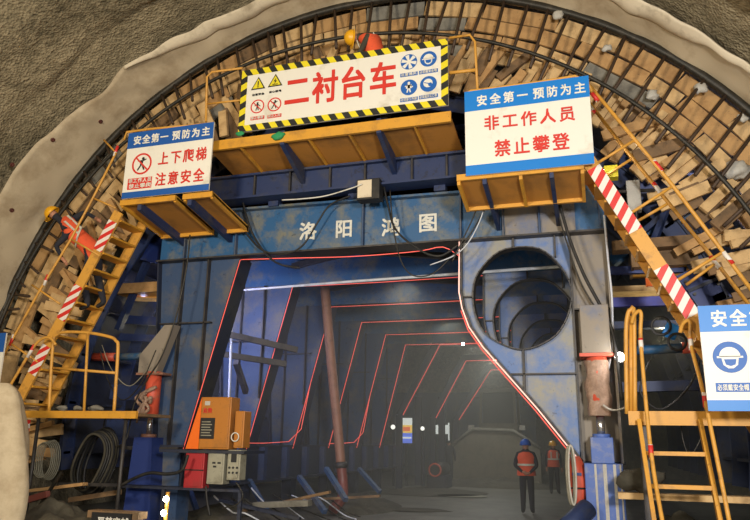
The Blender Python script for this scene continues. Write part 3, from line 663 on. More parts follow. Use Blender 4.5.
hr = empty('stair_handrail', (-9, 10, 3.5), 'thin slanted orange handrail left of the left stair', 'handrail')
r = MB().tube([at(*p, 9.95) for p in ((104, 140), (116, 153), (93, 198), (71, 239), (40, 290), (11, 342), (0, 362))], .022, 8).build('rail_pipe', 'rail', hr)
for a, b in (((93, 198), (116, 208)), ((71, 239), (100, 256)), ((32, 285), (60, 304)), ((10, 343), (38, 362))): MB().tube([at(*a, 9.95), at(*b, 9.98)], .018, 8).build('rail_post', 'rail', hr)
for t in ((116, 151), (46, 280), (12, 340)):
    A = at(*t, 9.95); MB().tube([A + Vector((.03, 0, .1)), A - Vector((.03, 0, .1))], .027, 8).build('warning_tape', 'redwhite2', r)
hr = empty('stair_handrail', (-9.6, 10, 2.5), 'bent yellow handrail at the left edge beside the platform', 'handrail')
r = MB().tube(smoothpts([at(*p, 9.8) for p in ((56, 345), (50, 338), (42, 339), (33, 348), (16, 376), (0, 402))], 4), .024, 8).build('rail_pipe', 'rail', hr)
A = at(31, 351, 9.8); MB().tube([A + Vector((.06, 0, .11)), A - Vector((.06, 0, .11))], .029, 8).build('warning_tape', 'redwhite2', r)
MB().tube([at(0, 395, 9.8), at(12, 410, 9.8), at(26, 424, 9.8)], .022, 8).build('rail_post', 'rail', hr)
# guard rail on left platform
hr = empty('guard_rail', (-8.3, 9.93, PZ), 'rounded yellow guard rail standing on the left platform', 'guard rail')
q = lambda x, y: at(x, y, 9.93)
MB().tube(smoothpts([q(49, 412), q(53, 345), q(57, 335), q(66, 332), q(90, 333), q(110, 337), q(116, 341), q(118, 350), q(114, 412)], 5), .028, 8).build('top_loop', 'rail', hr)
MB().tube([q(88, 334), q(84, 412)], .024, 8).build('rail_post', 'rail', hr)
MB().tube([q(53, 368), q(116, 373)], .024, 8).build('mid_rail', 'rail', hr)
# lower right ladder
ld = empty('steel_ladder', (1.2, 9.5, 0), 'yellow ladder with handrails at lower right below the platform', 'ladder')
YA, YB = 9.85, 9.15
def lp(px, py, t): return at(px, py, YA + (YB - YA) * t)
def ext(a, b, z):   # carry a line a->b on down to height z
    return a + (b - a) * ((a.z - z) / (a.z - b.z))
a, b = lp(639, 421, 0), lp(654, 520, .7); BL_ = ext(a, b, .0); MB().bar(a, BL_, .05, .13, 0, (0, -1, 0)).build('stringer', 'yellow', ld)
a2, b2 = lp(700, 421, 0), lp(720, 520, .7); BR_ = ext(a2, b2, .0); MB().bar(a2, BR_, .05, .13, 0, (0, -1, 0)).build('stringer', 'yellow', ld)
for py in (450, 478, 508, 536, 562):
    t = (py - 421) / 141.0; A = a.lerp(BL_, min(t, .98)); B = a2.lerp(BR_, min(t, .98)); B.z = A.z
    MB().bar(A, B, .12, .05, 0, (0, 0, 1)).build('rung', 'yellow', ld)
for (pp, lo) in ((((641, 345), (651, 452), (664, 530)), (641, 313)), (((691, 345), (705, 400), (731, 530)), (690, 322))):
    X = [at(pp[0][0], pp[0][1], 9.8), at(pp[1][0], pp[1][1], 9.5), at(pp[2][0], pp[2][1], 9.1)]
    T = at(lo[0], lo[1], 9.8)
    r = MB().tube(smoothpts([T + Vector((-.12, .1, -.12)), T + Vector((-.08, .05, -.01)), T, X[0], X[1], X[2]], 5), .026, 8).build('handrail', 'rail', ld)
    for k, pz in ((X[0], 0), (X[1], 0)): MB().tube([k + Vector((0, 0, .09)), k - Vector((0, 0, .09))], .031, 8).build('warning_tape', 'redwhite2', r)
hr = empty('guard_rail', (.45, 9.93, PZ), 'tall narrow pair of yellow posts joined at the top right of the jack', 'guard rail')
MB().tube(smoothpts([at(627, 414, 9.95), at(626, 335, 9.95), at(628, 314, 9.95), at(631, 310, 9.95), at(634, 316, 9.95), at(635, 414, 9.95)], 4), .03, 8).build('top_loop', 'rail', hr)
MB().tube([at(631, 414, 9.97), at(631, 316, 9.97)], .026, 8).build('rail_post', 'rail', hr)

# ================================================================= SIGNS
def signboard(name, x0, x1, z0, z1, Y, lab, mat='white'):
    s = empty(name, ((x0 + x1) / 2, Y, z0), lab, 'sign')
    MB().bb(x0, x1, Y, Y + .03, z0, z1).build('panel', mat, s)
    return s
def bars(mb, x, z, w, h, Y, mi=0): mb.bb(x, x + w, Y - .004, Y, z, z + h, mi)
# big sign
x0, x1, z0, z1, Y = -5.83, -2.01, 6.95, 8.17, 10.08
S = signboard('gantry_sign', x0, x1, z0, z1, Y, 'wide white sign with yellow and black striped border and four red characters')
b = .115
pieces('hazard_border', 'hazard', S, [(x0, x1, Y - .012, Y - .001, z1 - b, z1), (x0, x1, Y - .012, Y - .001, z0, z0 + b)])
pieces('hazard_border', 'hazard2', S, [(x0, x0 + b, Y - .012, Y - .001, z0 + b, z1 - b), (x1 - b, x1, Y - .012, Y - .001, z0 + b, z1 - b)])
for i, ch in enumerate('二衬台车'):
    xc = [at(x, 90, Y).x for x in (306, 327, 354, 381)][i]
    xc = [at(297, 94, Y).x, at(325, 91, Y).x, at(353, 87, Y).x, at(383, 81, Y).x][i]
    mb = MB(); write(mb, ch, xc - .25, z0 + .34, .50, .64, 0, Y - .001, 0, .035); mb.build('lettering', 'red', S, label='large red character')
def tri(S, xc, zc, r, Y, kind):
    o = MB().prism([(xc, Y - .008, zc + r), (xc - r * .95, Y - .008, zc - r * .65), (xc + r * .95, Y - .008, zc - r * .65)], (0, .006, 0)).build('warning_symbol', 'ink', S, label='yellow and black warning triangle')
    MB().prism([(xc, Y - .012, zc + r * .76), (xc - r * .73, Y - .012, zc - r * .52), (xc + r * .73, Y - .012, zc - r * .52)], (0, .004, 0)).build('symbol_field', 'lemon', o)
    mb = MB()
    if kind: mb.prism([(xc + r * .1, Y - .016, zc + r * .4), (xc - r * .2, Y - .016, zc), (xc, Y - .016, zc - .02 * r), (xc - r * .1, Y - .016, zc - r * .42), (xc + r * .22, Y - .016, zc + r * .08), (xc + .03 * r, Y - .016, zc + r * .08)], (0, .004, 0)); bars(mb, xc - r * .35, zc - r * .45, r * .7, r * .09, Y - .012)
    else: mb.bb(xc - r * .07, xc + r * .07, Y - .016, Y - .012, zc - r * .2, zc + r * .4); mb.disc((xc, zc - r * .36), r * .09, Y - .016, .004)
    mb.build('symbol_mark', 'ink', o)
def annulus(mb, xc, zc, r, w, Y, mi=0, n=32):
    for i in range(n):
        a, b_ = 2 * PI * i / n, 2 * PI * (i + 1) / n; P = []
        for yy in (Y - .006, Y):
            P += [(xc + (r - w) * math.cos(a), yy, zc + (r - w) * math.sin(a)), (xc + r * math.cos(a), yy, zc + r * math.sin(a)), (xc + r * math.cos(b_), yy, zc + r * math.sin(b_)), (xc + (r - w) * math.cos(b_), yy, zc + (r - w) * math.sin(b_))]
        mb.hexa(P, mi)
def pictoman(mb, xc, zc, r, Y, kind=0, mi=0):
    mb.disc((xc + r * (.1 if kind else 0), zc + r * .48), r * .14, Y - .004, .004, mi, 12)
    mb.bar((xc, Y - .002, zc + r * .34), (xc - r * .05 * kind, Y - .002, zc - r * .08), r * .26, .004, mi, (0, 1, 0))
    mb.bar((xc - r * .04, Y - .002, zc - r * .05), (xc - r * (.2 + .2 * kind), Y - .002, zc - r * .58), r * .13, .004, mi, (0, 1, 0))
    mb.bar((xc + r * .04, Y - .002, zc - r * .05), (xc + r * (.16 + .1 * kind), Y - .002, zc - r * .58), r * .13, .004, mi, (0, 1, 0))
    mb.bar((xc - r * .1, Y - .002, zc + r * .28), (xc - r * .42, Y - .002, zc + r * (.1 if not kind else .3)), r * .1, .004, mi, (0, 1, 0))
    mb.bar((xc + r * .1, Y - .002, zc + r * .28), (xc + r * .42, Y - .002, zc + r * (-.02 if not kind else .42)), r * .1, .004, mi, (0, 1, 0))
def prohibit(S, xc, zc, r, Y, kind=0):
    mb = MB(); annulus(mb, xc, zc, r, r * .16, Y - .001)
    c = r * .68; mb.bar((xc - c, Y - .009, zc + c), (xc + c, Y - .009, zc - c), r * .14, .004, 0, (0, 1, 0))
    o = mb.build('prohibition_symbol', 'red', S, label='red ring with slash over a black figure')
    mb = MB(); pictoman(mb, xc, zc, r, Y - .002, kind); mb.build('symbol_figure', 'ink', o)
def mandatory(S, xc, zc, r, Y, kind):
    if kind == 0:
        mb = MB()
        for i in range(6):
            a = PI / 3 * i; mb.prism([(xc + r * .95 * math.cos(a + t), Y - .008, zc + r * .95 * math.sin(a + t)) for t in (0, .25, .5)] + [(xc + r * .25 * math.cos(a + .25), Y - .008, zc + r * .25 * math.sin(a + .25))], (0, .006, 0))
        annulus(mb, xc, zc, r, r * .06, Y - .002); mb.build('mandatory_symbol', 'icon', S, label='blue pinwheel emblem'); return
    o = MB().disc((xc, zc), r, Y - .008, .006).build('mandatory_symbol', 'icon', S, label='blue disc with a white figure')
    mb = MB(); y = Y - .008
    if kind == 1:     # helmet on a head
        mb.prism([(xc + r * .62 * math.cos(t), y - .004, zc + r * .02 + r * .62 * math.sin(t)) for t in [PI * i / 12 for i in range(13)]] + [(xc - r * .72, y - .004, zc - r * .08), (xc + r * .72, y - .004, zc - r * .08)][:0], (0, .004, 0))
        mb.bb(xc - r * .76, xc + r * .76, y - .004, y, zc - r * .06, zc + r * .06)
        mb.prism([(xc - r * .5, y - .003, zc - r * .05), (xc + r * .5, y - .003, zc - r * .05), (xc + r * .42, y - .003, zc - r * .5), (xc + r * .15, y - .003, zc - r * .72), (xc - r * .15, y - .003, zc - r * .72), (xc - r * .42, y - .003, zc - r * .5)], (0, .003, 0))
        w = mb.build('symbol_figure', 'white', o)
        MB().prism([(xc - r * .36, y - .006, zc - r * .14), (xc + r * .36, y - .006, zc - r * .14), (xc + r * .28, y - .006, zc - r * .48), (xc, y - .006, zc - r * .58), (xc - r * .28, y - .006, zc - r * .48)], (0, .003, 0)).build('symbol_face', 'icon', o)
    elif kind == 2: pictoman(mb, xc, zc, r * 1.15, y, 0); mb.bb(xc - r * .35, xc + r * .35, y - .004, y, zc - r * .15, zc + r * .3); mb.build('symbol_figure', 'white', o)
    else:
        mb.disc((xc - r * .05, zc + r * .1), r * .55, y - .004, .004); mb.build('symbol_figure', 'white', o)
        MB().disc((xc + r * .22, zc - r * .12), r * .24, y - .007, .003).bar((xc - r * .5, y - .005, zc + .2 * r), (xc + r * .3, y - .005, zc - .05 * r), .1 * r, .003, 0, (0, 1, 0)).build('symbol_face', 'icon', o)
def pos(px, py, Y): p = at(px, py, Y); return p.x, p.z
k = 0
for (px, py, kd) in ((258.5, 84.5, 0), (275.5, 81.5, 1)): x, z = pos(px, py, Y); tri(S, x, z, .15, Y, kd)
for (px, py, kd) in ((257.5, 106.5, 0), (274.5, 104.5, 1)): x, z = pos(px, py, Y); prohibit(S, x, z, .135, Y, kd)
for (px, py, kd) in ((409, 62, 0), (428.5, 59, 1), (409, 87.5, 2), (428.5, 84, 3)): x, z = pos(px, py, Y); mandatory(S, x, z, .142, Y, kd)
# captions
def caption(S, px, py, Y, txt, w, h, back, ink):
    x, z = pos(px, py, Y); n = len(txt)
    o = MB().bb(x - w / 2, x + w / 2, Y - .006, Y - .001, z - h / 2, z + h / 2).build('caption_bar', back, S) if back else S
    mb = MB(); cw = w * .92 / n; write(mb, txt, x - w * .46, z - h * .4, cw * .95, h * .8, cw, Y - .007, 0, .02); mb.build('caption_text', ink, o)
caption(S, 258.5, 94.5, Y, '注意安全', .27, .055, None, 'ink'); caption(S, 275.5, 91.5, Y, '当心触电', .27, .055, None, 'ink')
caption(S, 257.5, 118, Y, '禁止攀登', .27, .065, 'red', 'white'); caption(S, 274.5, 116, Y, '禁止入内', .27, .065, 'red', 'white')
caption(S, 409, 74.5, Y, '注意通风', .3, .065, 'icon', 'white'); caption(S, 428.5, 71.5, Y, '必须戴安全帽', .32, .065, 'icon', 'white')
caption(S, 409, 99.5, Y, '必须穿工作服', .3, .065, 'icon', 'white'); caption(S, 428.5, 96.5, Y, '必须戴防尘口罩', .32, .065, 'icon', 'white')
# right sign
x0, x1, z0, z1, Y = -1.70, .17, 5.60, 6.94, 9.72
p = at(466, 176, Y); q_ = at(591, 82, Y); x0, z0 = p.x, p.z; x1 = at(591.5, 120, Y).x; z1 = at(466, 92, Y).z
S = signboard('warning_sign', x0, x1, z0, z1, Y, 'blue-banded white sign with red characters above the round hole')
W_, H_ = x1 - x0, z1 - z0
MB().bb(x0, x1, Y - .005, Y - .001, z1 - H_ * .245, z1).build('header_band', 'signblue', S); MB().bb(x0, x1, Y - .005, Y - .001, z0, z0 + H_ * .115).build('footer_band', 'signblue', S)
letters('安全第一', x0 + .1 * W_, z1 - H_ * .2, .17, .19, .205, Y - .006, 'white', S, .035); letters('预防为主', x0 + .56 * W_, z1 - H_ * .2, .17, .19, .20, Y - .006, 'white', S, .035)
letters('非工作人员', x0 + .155 * W_, z0 + H_ * .50, .24, .25, .278, Y - .003, 'red', S, .028)
letters('禁止攀登', x0 + .235 * W_, z0 + H_ * .18, .25, .28, .283, Y - .003, 'red', S, .028)
# left sign
p = at(121.5, 199, 9.72); x0, z0 = p.x, p.z; x1 = at(211, 160, 9.72).x; z1 = at(125.5, 134, 9.72).z; Y = 9.72; W_, H_ = x1 - x0, z1 - z0
S = signboard('warning_sign', x0, x1, z0, z1, Y, 'smaller blue-banded white sign with prohibition symbol, above the left platform')
MB().bb(x0, x1, Y - .005, Y - .001, z1 - H_ * .245, z1).build('header_band', 'signblued', S); MB().bb(x0, x1, Y - .005, Y - .001, z0, z0 + H_ * .09).build('footer_band', 'signblued', S)
letters('安全第一', x0 + .07 * W_, z1 - H_ * .2, .17, .18, .188, Y - .006, 'white', S, .035); letters('预防为主', x0 + .53 * W_, z1 - H_ * .2, .17, .18, .20, Y - .006, 'white', S, .035)
letters('上下爬梯', x0 + .39 * W_, z0 + H_ * .44, .22, .26, .255, Y - .003, 'red', S, .028)
letters('注意安全', x0 + .38 * W_, z0 + H_ * .13, .22, .26, .255, Y - .003, 'red', S, .028)
prohibit(S, x0 + .2 * W_, z0 + H_ * .5, .205, Y, 1)
o = MB().bb(x0 + .055 * W_, x0 + .34 * W_, Y - .006, Y - .001, z0 + H_ * .125, z0 + H_ * .29).build('caption_bar', 'red', S)
mb = MB(); write(mb, '非工作人员', x0 + .065 * W_, z0 + H_ * .215, .09, .09, .098, Y - .007, 0, .02); write(mb, '禁止攀爬', x0 + .075 * W_, z0 + H_ * .135, .11, .09, .118, Y - .007, 0, .02); mb.build('caption_text', 'white', o)
# lower right sign, runs out of frame
Y = 9.3; p = at(705.5, 411, Y); x0, z0 = at(703, 360, Y).x, p.z; z1 = at(701, 306, Y).z; x1 = x0 + 1.85; W_, H_ = x1 - x0, z1 - z0
S = signboard('safety_sign', x0, x1, z0, z1, Y, 'blue-banded white safety sign with round blue symbols at the right edge')
MB().bb(x0, x1, Y - .005, Y - .001, z1 - H_ * .255, z1).build('header_band', 'signblue', S); MB().bb(x0, x1, Y - .005, Y - .001, z0, z0 + H_ * .1).build('footer_band', 'signblue', S)
letters('安全第一', x0 + .13, z1 - H_ * .215, .19, .22, .215, Y - .006, 'white', S, .035); letters('预防为主', x0 + 1.02, z1 - H_ * .215, .19, .22, .2, Y - .006, 'white', S, .035)
for i in range(3):
    xc = x0 + .30 + .46 * i + (0.0 if i == 0 else .02); zc = z0 + H_ * .5
    mandatory(S, xc, zc, .19, Y, 1 if i == 0 else (2 if i == 1 else 3))
    o = MB().bb(xc - .19, xc + .19, Y - .006, Y - .001, z0 + H_ * .175, z0 + H_ * .26).build('caption_bar', 'icon', S)
    mb = MB(); write(mb, ('必须戴安全帽', '必须穿防护服', '必须戴防护镜')[i], xc - .175, z0 + H_ * .185, .055, .08, .058, Y - .007, 0, .03); mb.build('caption_text', 'white', o)
# small sign sliver at left edge
S = signboard('safety_sign', at(-40, 345, 9.7).x, at(4.5, 345, 9.7).x, at(2, 392, 9.7).z, at(2, 333, 9.7).z, 9.7, 'thin slice of a blue-topped white sign at the left edge')
p0 = at(-40, 345, 9.7).x; p1 = at(4.5, 345, 9.7).x
MB().bb(p0, p1, 9.695, 9.699, at(2, 352, 9.7).z, at(2, 333, 9.7).z).build('header_band', 'signblued', S)

# railings behind the signs
def frame_rail(pp, Y, lab):
    h = empty('guard_rail', at(*pp[0], Y), lab, 'guard rail')
    MB().tube([at(x, y, Y) for x, y in pp], .022, 8).build('top_loop', 'rail', h); return h
h = frame_rail(((206, 122), (207, 77), (212, 72), (243, 68)), 10.15, 'thin orange rail between the left sign and the big striped sign'); MB().tube([at(207, 104, 10.15), at(243, 100, 10.15)], .018, 8).build('mid_rail', 'rail', h)
h = frame_rail(((449, 38), (470, 35), (475, 42), (478, 100)), 10.15, 'orange rail right of the big striped sign'); MB().tube([at(449, 73, 10.15), at(476, 70, 10.15)], .03, 8).build('mid_rail', 'rail', h)
h = frame_rail(((466, 95), (470, 91), (540, 82), (575, 76), (588, 82), (592, 92)), 9.85, 'orange tube frame peeking over the upper right sign')
h = frame_rail(((124, 140), (127, 132), (150, 129), (206, 124)), 9.85, 'orange tube frame peeking over the left sign')

# ================================================================= RIGHT SIDE EQUIPMENT (inside the shell)
def beamthing(name, a, Ya, b, Yb, w, h, mat, lab, cat='beam', group=None, bevel=0):
    return tag(MB().bar(at(*a, Ya), at(*b, Yb), w, h).build(name, mat, None, bevel), lab, cat, group)
beamthing('timber_plank', (612, 248), 11.55, (755, 237), 11.55, .3, .16, 'wood3', 'long horizontal timber plank behind the right stair', 'wood')
o = empty('work_shelf', at(662, 255, 11.7), 'shallow yellow-bottomed steel tray behind the right stair', 'platform')
a, b = at(633, 250, 11.7), at(694, 247, 11.7); MB().bb(a.x, b.x, 11.7, 12.6, a.z - .28, a.z - .22).build('tray_bottom', 'yellow', o); MB().bb(a.x, b.x, 11.66, 11.7, a.z - .3, a.z + .05).bb(a.x - .04, a.x, 11.66, 12.6, a.z - .3, a.z + .05).bb(b.x, b.x + .04, 11.66, 12.6, a.z - .3, a.z + .05).build('tray_rim', 'wood3', o)
beamthing('tie_beam', (604, 271), 12.0, (686, 269), 12.0, .12, .12, 'cobalt', 'bright blue horizontal beam just under the yellow-bottomed tray')
beamthing('tie_beam', (608, 292), 12.8, (672, 290), 12.8, .5, .10, 'wood2', 'pale cream beam below the bright blue one')
beamthing('tie_beam', (606, 303), 12.4, (672, 301), 12.4, .12, .16, 'violet', 'violet-blue horizontal beam below the cream one')
beamthing('tie_beam', (606, 326), 12.6, (700, 324), 12.6, .2, .12, 'bluedark', 'dark blue horizontal beam level with the clamp lamp')
beamthing('tie_beam', (660, 225), 12.0, (612, 262), 12.3, .14, .18, 'bluebeam', 'blue diagonal brace crossing behind the right stair')
beamthing('tie_beam', (620, 160), 11.65, (720, 172), 11.65, .14, .2, 'bluedark', 'dark blue beam behind the top of the right handrails')
beamthing('tie_beam', (606, 388), 12.0, (745, 384), 12.0, .2, .16, 'bluedark', 'dark blue beam just above the right platform edge')
sj = empty('screw_jack', at(670, 350, 11.9), 'blue and red screw jack lying level at the right', 'jack')
MB().tube([at(628, 351, 11.9), at(682, 348, 11.9)], .075, 12).build('outer_tube', 'bluebeam', sj); MB().tube([at(682, 348, 11.9), at(712, 347, 11.9)], .09, 12).build('end_sleeve', 'redjack', sj, label='red sleeve')
sj = empty('screw_jack', at(110, 356, 11.9), 'blue and red screw jack lying level at the left behind the guard rail', 'jack')
MB().tube([at(116, 357, 11.9), at(158, 356, 11.9)], .075, 12).build('outer_tube', 'bluebeam', sj); MB().tube([at(92, 357, 11.9), at(116, 357, 11.9)], .085, 12).build('end_sleeve', 'redjack', sj, label='red sleeve')
# panel with bolts
a = at(684, 268, 11.75); b = at(716, 312, 11.75)
bp = empty('formwork_window', (a.x, 11.7, b.z), 'tilted dark blue hatch panel with bolts behind the right stair', 'panel')
mm = [at(676, 276, 11.75), at(706, 262, 11.75), at(748, 318, 11.75), at(716, 330, 11.75)]
MB().prism([mm[0], mm[1], mm[2], mm[3]], (0, .06, 0)).build('hatch_plate', 'cobalt', bp)
mb = MB()
for i in range(4):
    p = mm[0].lerp(mm[3], .15 + .23 * i) ; q2 = mm[1].lerp(mm[2], .15 + .23 * i)
    for t in (.12, .88): c = p.lerp(q2, t); mb.tube([c, c - Vector((0, .05, 0))], .025, 8)
mb.build('bolt', 'darkpipe', bp); mb = MB()
for t in (.3, .65): mb.bar(mm[0].lerp(mm[3], t) - Vector((0, .03, 0)), mm[1].lerp(mm[2], t) - Vector((0, .03, 0)), .05, .05)
mb.build('plate_rib', 'navy', bp)
# props (raking blue pipes)
for i, (a, b, lab) in enumerate((((642, 236), (704, 208), 'blue raking prop between the right stair and handrails'), ((636, 238), (690, 192), 'dark blue raking prop just above the blue one on the right'), ((652, 246), (668, 205), 'dark blue upright prop beside the raking ones'))):
    beamthing('raking_prop', a, 11.9 - .2 * i, b, 11.75 - .2 * i, .09, .09, 'bluebeam' if i == 0 else 'bluedark', lab, 'prop')
for i, (a, b, lab) in enumerate((((630, 180), (632, 240), 'thin upright scaffold tube left of its twin by the right stair'), ((635, 178), (637, 236), 'thin upright scaffold tube right of its twin by the right stair'), ((610, 192), (655, 190), 'level scaffold tube crossing the two uprights'))):
    tag(MB().tube([at(*a, 11.3), at(*b, 11.3)], .03, 8).build('scaffold_tube', 'edge'), lab, 'pipe')
tag(MB().bb(at(604, 170, 10.9).x, at(618, 170, 10.9).x, 10.9, 11.1, at(610, 177, 10.9).z, at(610, 165, 10.9).z).build('junction_box', 'lemon', None, .01), 'small yellow box by the lamp at the top of the right stair', 'box')
tag(MB().bb(at(628, 208, 11.2).x, at(642, 208, 11.2).x, 11.2, 11.4, at(632, 210, 11.2).z, at(632, 180, 11.2).z).build('junction_box', 'film', None, .01), 'pale box behind the twin scaffold tubes', 'box')
MB().bar(at(643, 150, 11.6), at(657, 196, 11.7), .5, .03, 0, (0, 1, 0)).build('face_panel', 'cobalt', fw, label='bright blue steel panel glimpsed behind the right handrails')
tag(MB().bb(at(646, 283, 11.3).x, at(661, 283, 11.3).x, 11.3, 11.4, at(650, 286, 11.3).z, at(650, 276, 11.3).z).build('junction_box', 'orange', None, .01), 'little orange box hanging under the tray on the right', 'box')
# clamp lamp with fan-like reels
cl = empty('cable_reel', at(672, 335, 11.0), 'blue faced cable reel box with black hose loops at right', 'reel')
MB().box(at(671, 331, 11.0), (.2, .1, .22), 0, Matrix.Rotation(.5, 3, 'Y')).build('reel_box', 'signblue', cl, .02)
for px, py, r in ((661, 326, .13), (677, 342, .12)):
    c = at(px, py, 10.95); MB().tube([c + Vector((r * math.cos(t), 0, r * math.sin(t))) for t in [2 * PI * i / 20 for i in range(20)]], .022, 6, 0, True).build('hose_loop', 'black', cl)
# lamps
def lamp(px, py, Y, r, lab, P, col=(1, .97, .92), mat='lampw'):
    c = at(px, py, Y); l = empty('work_lamp', c, lab, 'lamp')
    d = Vector((0, -1, 0))
    MB().tube([c + Vector((0, .12, 0)), c + Vector((0, .02, 0))], [r * .5, r * 1.15], 16).build('lamp_housing', 'edge', l)
    MB().sphere(c, (r, r * .35, r), 0, 14, 8).build('lamp_lens', mat, l)
    if P: point('work_lamp_light', c + Vector((0, -.25, 0)), P, col, .06).parent = None
    return l
lamp(620, 357, 11.0, .07, 'bright round white work lamp behind the tall yellow posts', 7)
lamp(601, 171, 10.6, .045, 'small white lamp glowing at the top of the right stair', 4)
pole = empty('lamp_post', at_z(168, 530, 0.0), 'short yellow post with twin glowing bulbs at the bottom left', 'lamp')
Yp = 9.6
MB().tube([at(168, 492, Yp), Vector((at(168, 492, Yp).x, Yp, 0))], .03, 8).build('post', 'rail', pole)
pole.location = Vector((at(168, 492, Yp).x, Yp, 0))
for o in pole.children: o.location = -Vector((0, 0, 0)); o.data.transform(Matrix.Translation(at_z(168, 530, 0.0) - pole.location))
for px, py in ((166, 499), (163.5, 513)):
    c = at(px, py, Yp - .05); MB().sphere(c, .042, 0, 12, 8).build('bulb', 'lampw', pole)
point('post_lamp_light', at(160, 505, Yp - .4), 5, (1, .9, .7), .05)
tag(MB().bb(at(372, 178, 10.7).x, at(372, 178, 10.7).x + .01, 10.7, 10.71, 6, 6.01).build('tmp', 'edge'), 'x', 'x')
bpy.data.objects.remove(bpy.data.objects['tmp'])
# floodlight box in the beam centre
a = at(356, 200, 10.75); b = at(373, 178, 10.75)
fl = empty('flood_lamp', ((a.x + b.x) / 2, 10.8, a.z), 'square unlit floodlight with beige glass at the middle of the gantry beam', 'lamp')
MB().bb(a.x, b.x + .12, 10.75, 11.0, a.z, b.z).build('lamp_housing', 'black', fl, .015); MB().bb(a.x + .03, b.x - .02, 10.735, 10.75, a.z + .03, b.z - .03).build('lamp_lens', 'sheet2', fl, label='beige glass')

# ================================================================= LEFT SIDE EQUIPMENT
o = empty('work_shelf', at(135, 285, 12.0), 'pale lamp-lit shelf between the left stair and the gantry leg', 'platform')
a, b = at(112, 292, 11.9), at(163, 290, 11.9); MB().bb(a.x, b.x, 11.9, 12.7, a.z - .02, a.z + .02).build('tray_bottom', 'yellow', o); MB().bb(a.x, b.x, 11.86, 11.9, a.z - .05, a.z + .16).build('tray_rim', 'wood', o)
for i, (a, b, Ya, w, mt, lab) in enumerate((((128, 299), (163, 300), 12.4, .1, 'wood2', 'short pale timber below the lamp-lit shelf'), ((100, 318), (163, 322), 12.6, .3, 'bluedark', 'dark blue band beam under the short pale timber'),
        ((96, 336), (163, 339), 12.8, .26, 'bluedark', 'lower dark blue band beam above the left screw jack'), ((112, 392), (160, 394), 12.2, .5, 'bluedark', 'dark blue beam behind the left guard rail foot'), ((108, 428), (150, 430), 12.4, .55, 'bluedark', 'dark blue beam under the left platform'), ((110, 450), (140, 452), 12.3, .3, 'bluedark', 'low dark blue beam beside the left jack foot'))):
    beamthing('tie_beam', a, Ya, b, Ya, .12, w * .6, mt, lab)
MB().bar(at(165, 236, 12.1), at(150, 262, 11.9), .5, .03, 0, (0, 1, 0)).build('face_panel', 'cobalt', fw, label='blue panel lit violet above the lamp-lit shelf')
beamthing('raking_prop', (150, 255), 12.1, (118, 330), 12.1, .12, .12, 'bluedark', 'dark blue raking prop behind the left stair', 'prop')
# electrical boxes on a bracket
def cabinet(name, p0, p1, Y, dep, mat, lab, door=None):
    a = at(p0[0], p1[1], Y); b = at(p1[0], p0[1], Y)
    e = empty(name, ((a.x + b.x) / 2, Y + dep / 2, a.z), lab, 'electrical box')
    MB().bb(a.x, b.x, Y, Y + dep, a.z, b.z).build('body', mat, e, .012)
    MB().bb(a.x + .03, b.x - .03, Y - .015, Y, a.z + .03, b.z - .03).build('door', mat, e, .006)
    return e, a, b
YB_ = 10.75
e, a, b = cabinet('electrical_cabinet', (198, 397), (232, 449), YB_, .3, 'ochrebox', 'ochre electrical cabinet with a dark notice, largest of the boxes at left')
MB().prism([(a.x, YB_, b.z), (a.x, YB_, a.z), (a.x - .26, YB_ + .02, a.z)], (0, .3, 0)).build('lit_side', 'orange', e, label='cabinet side painted orange for the light strip glow')  # red strip light on the cabinet side, put into colour and wedge shape
MB().bb(a.x + .02, a.x + .3, YB_ - .024, YB_ - .016, a.z + .17, a.z + .52).build('notice_plate', 'ink', e, label='dark notice with pale lines')
mb = MB()
for i in range(6): mb.bb(a.x + .05, a.x + .25 - .03 * (i % 2), YB_ - .03, YB_ - .024, a.z + .22 + .045 * i, a.z + .235 + .045 * i)
mb.build('notice_lines', 'greybox', e)
letters('危险', a.x + .06, a.z + .6, .08, .09, .09, YB_ - .02, 'red', e); mb = MB(); mb.bb(a.x + .08, a.x + .18, YB_ - .02, YB_ - .016, b.z - .14, b.z - .07); mb.build('white_label', 'film', e)
e, a, b = cabinet('electrical_cabinet', (233, 411), (245, 448), YB_ + .02, .25, 'ochrebox', 'narrow ochre electrical cabinet beside the larger ochre one')
c = at(235, 437, YB_ - .02); MB().tube([c + Vector((.07 * math.cos(t), 0, .07 * math.sin(t))) for t in [2 * PI * i / 14 for i in range(14)]], .01, 6, 0, True).build('cable_loop', 'letter', e)
e, a, b = cabinet('electrical_box', (183, 452), (205, 488), YB_, .22, 'redbox', 'red electrical box hanging below the ochre cabinet')
mb = MB(); mb.bb(a.x, b.x, YB_ - .02, YB_ - .005, (a.z + b.z) / 2 - .01, (a.z + b.z) / 2 + .01); mb.build('divider', 'black', e)
e, a, b = cabinet('electrical_box', (206, 451), (225, 484), YB_, .22, 'greybox', 'plain grey control box between the red box and the dial box')
mb = MB()
for x, z in ((.1, .33), (.2, .33), (.12, .27)): mb.bb(a.x + x, a.x + x + .06, YB_ - .02, YB_ - .014, a.z + z, a.z + z + .03)
mb.build('label_plate', 'ink', e)
e, a, b = cabinet('electrical_box', (226, 450), (241, 480), YB_, .22, 'greybox', 'grey control box with a dark window and round knobs')
MB().bb(a.x + .08, a.x + .18, YB_ - .022, YB_ - .014, b.z - .2, b.z - .06).build('meter_window', 'ink', e)
for x in (.06, .13, .2):
    for z in (.12, .2): MB().disc((a.x + x, a.z + z), .018, YB_ - .03, .02).build('knob', 'ink', e)
a = at(160, 449, YB_ + .1); b = at(245, 449, YB_ + .1)
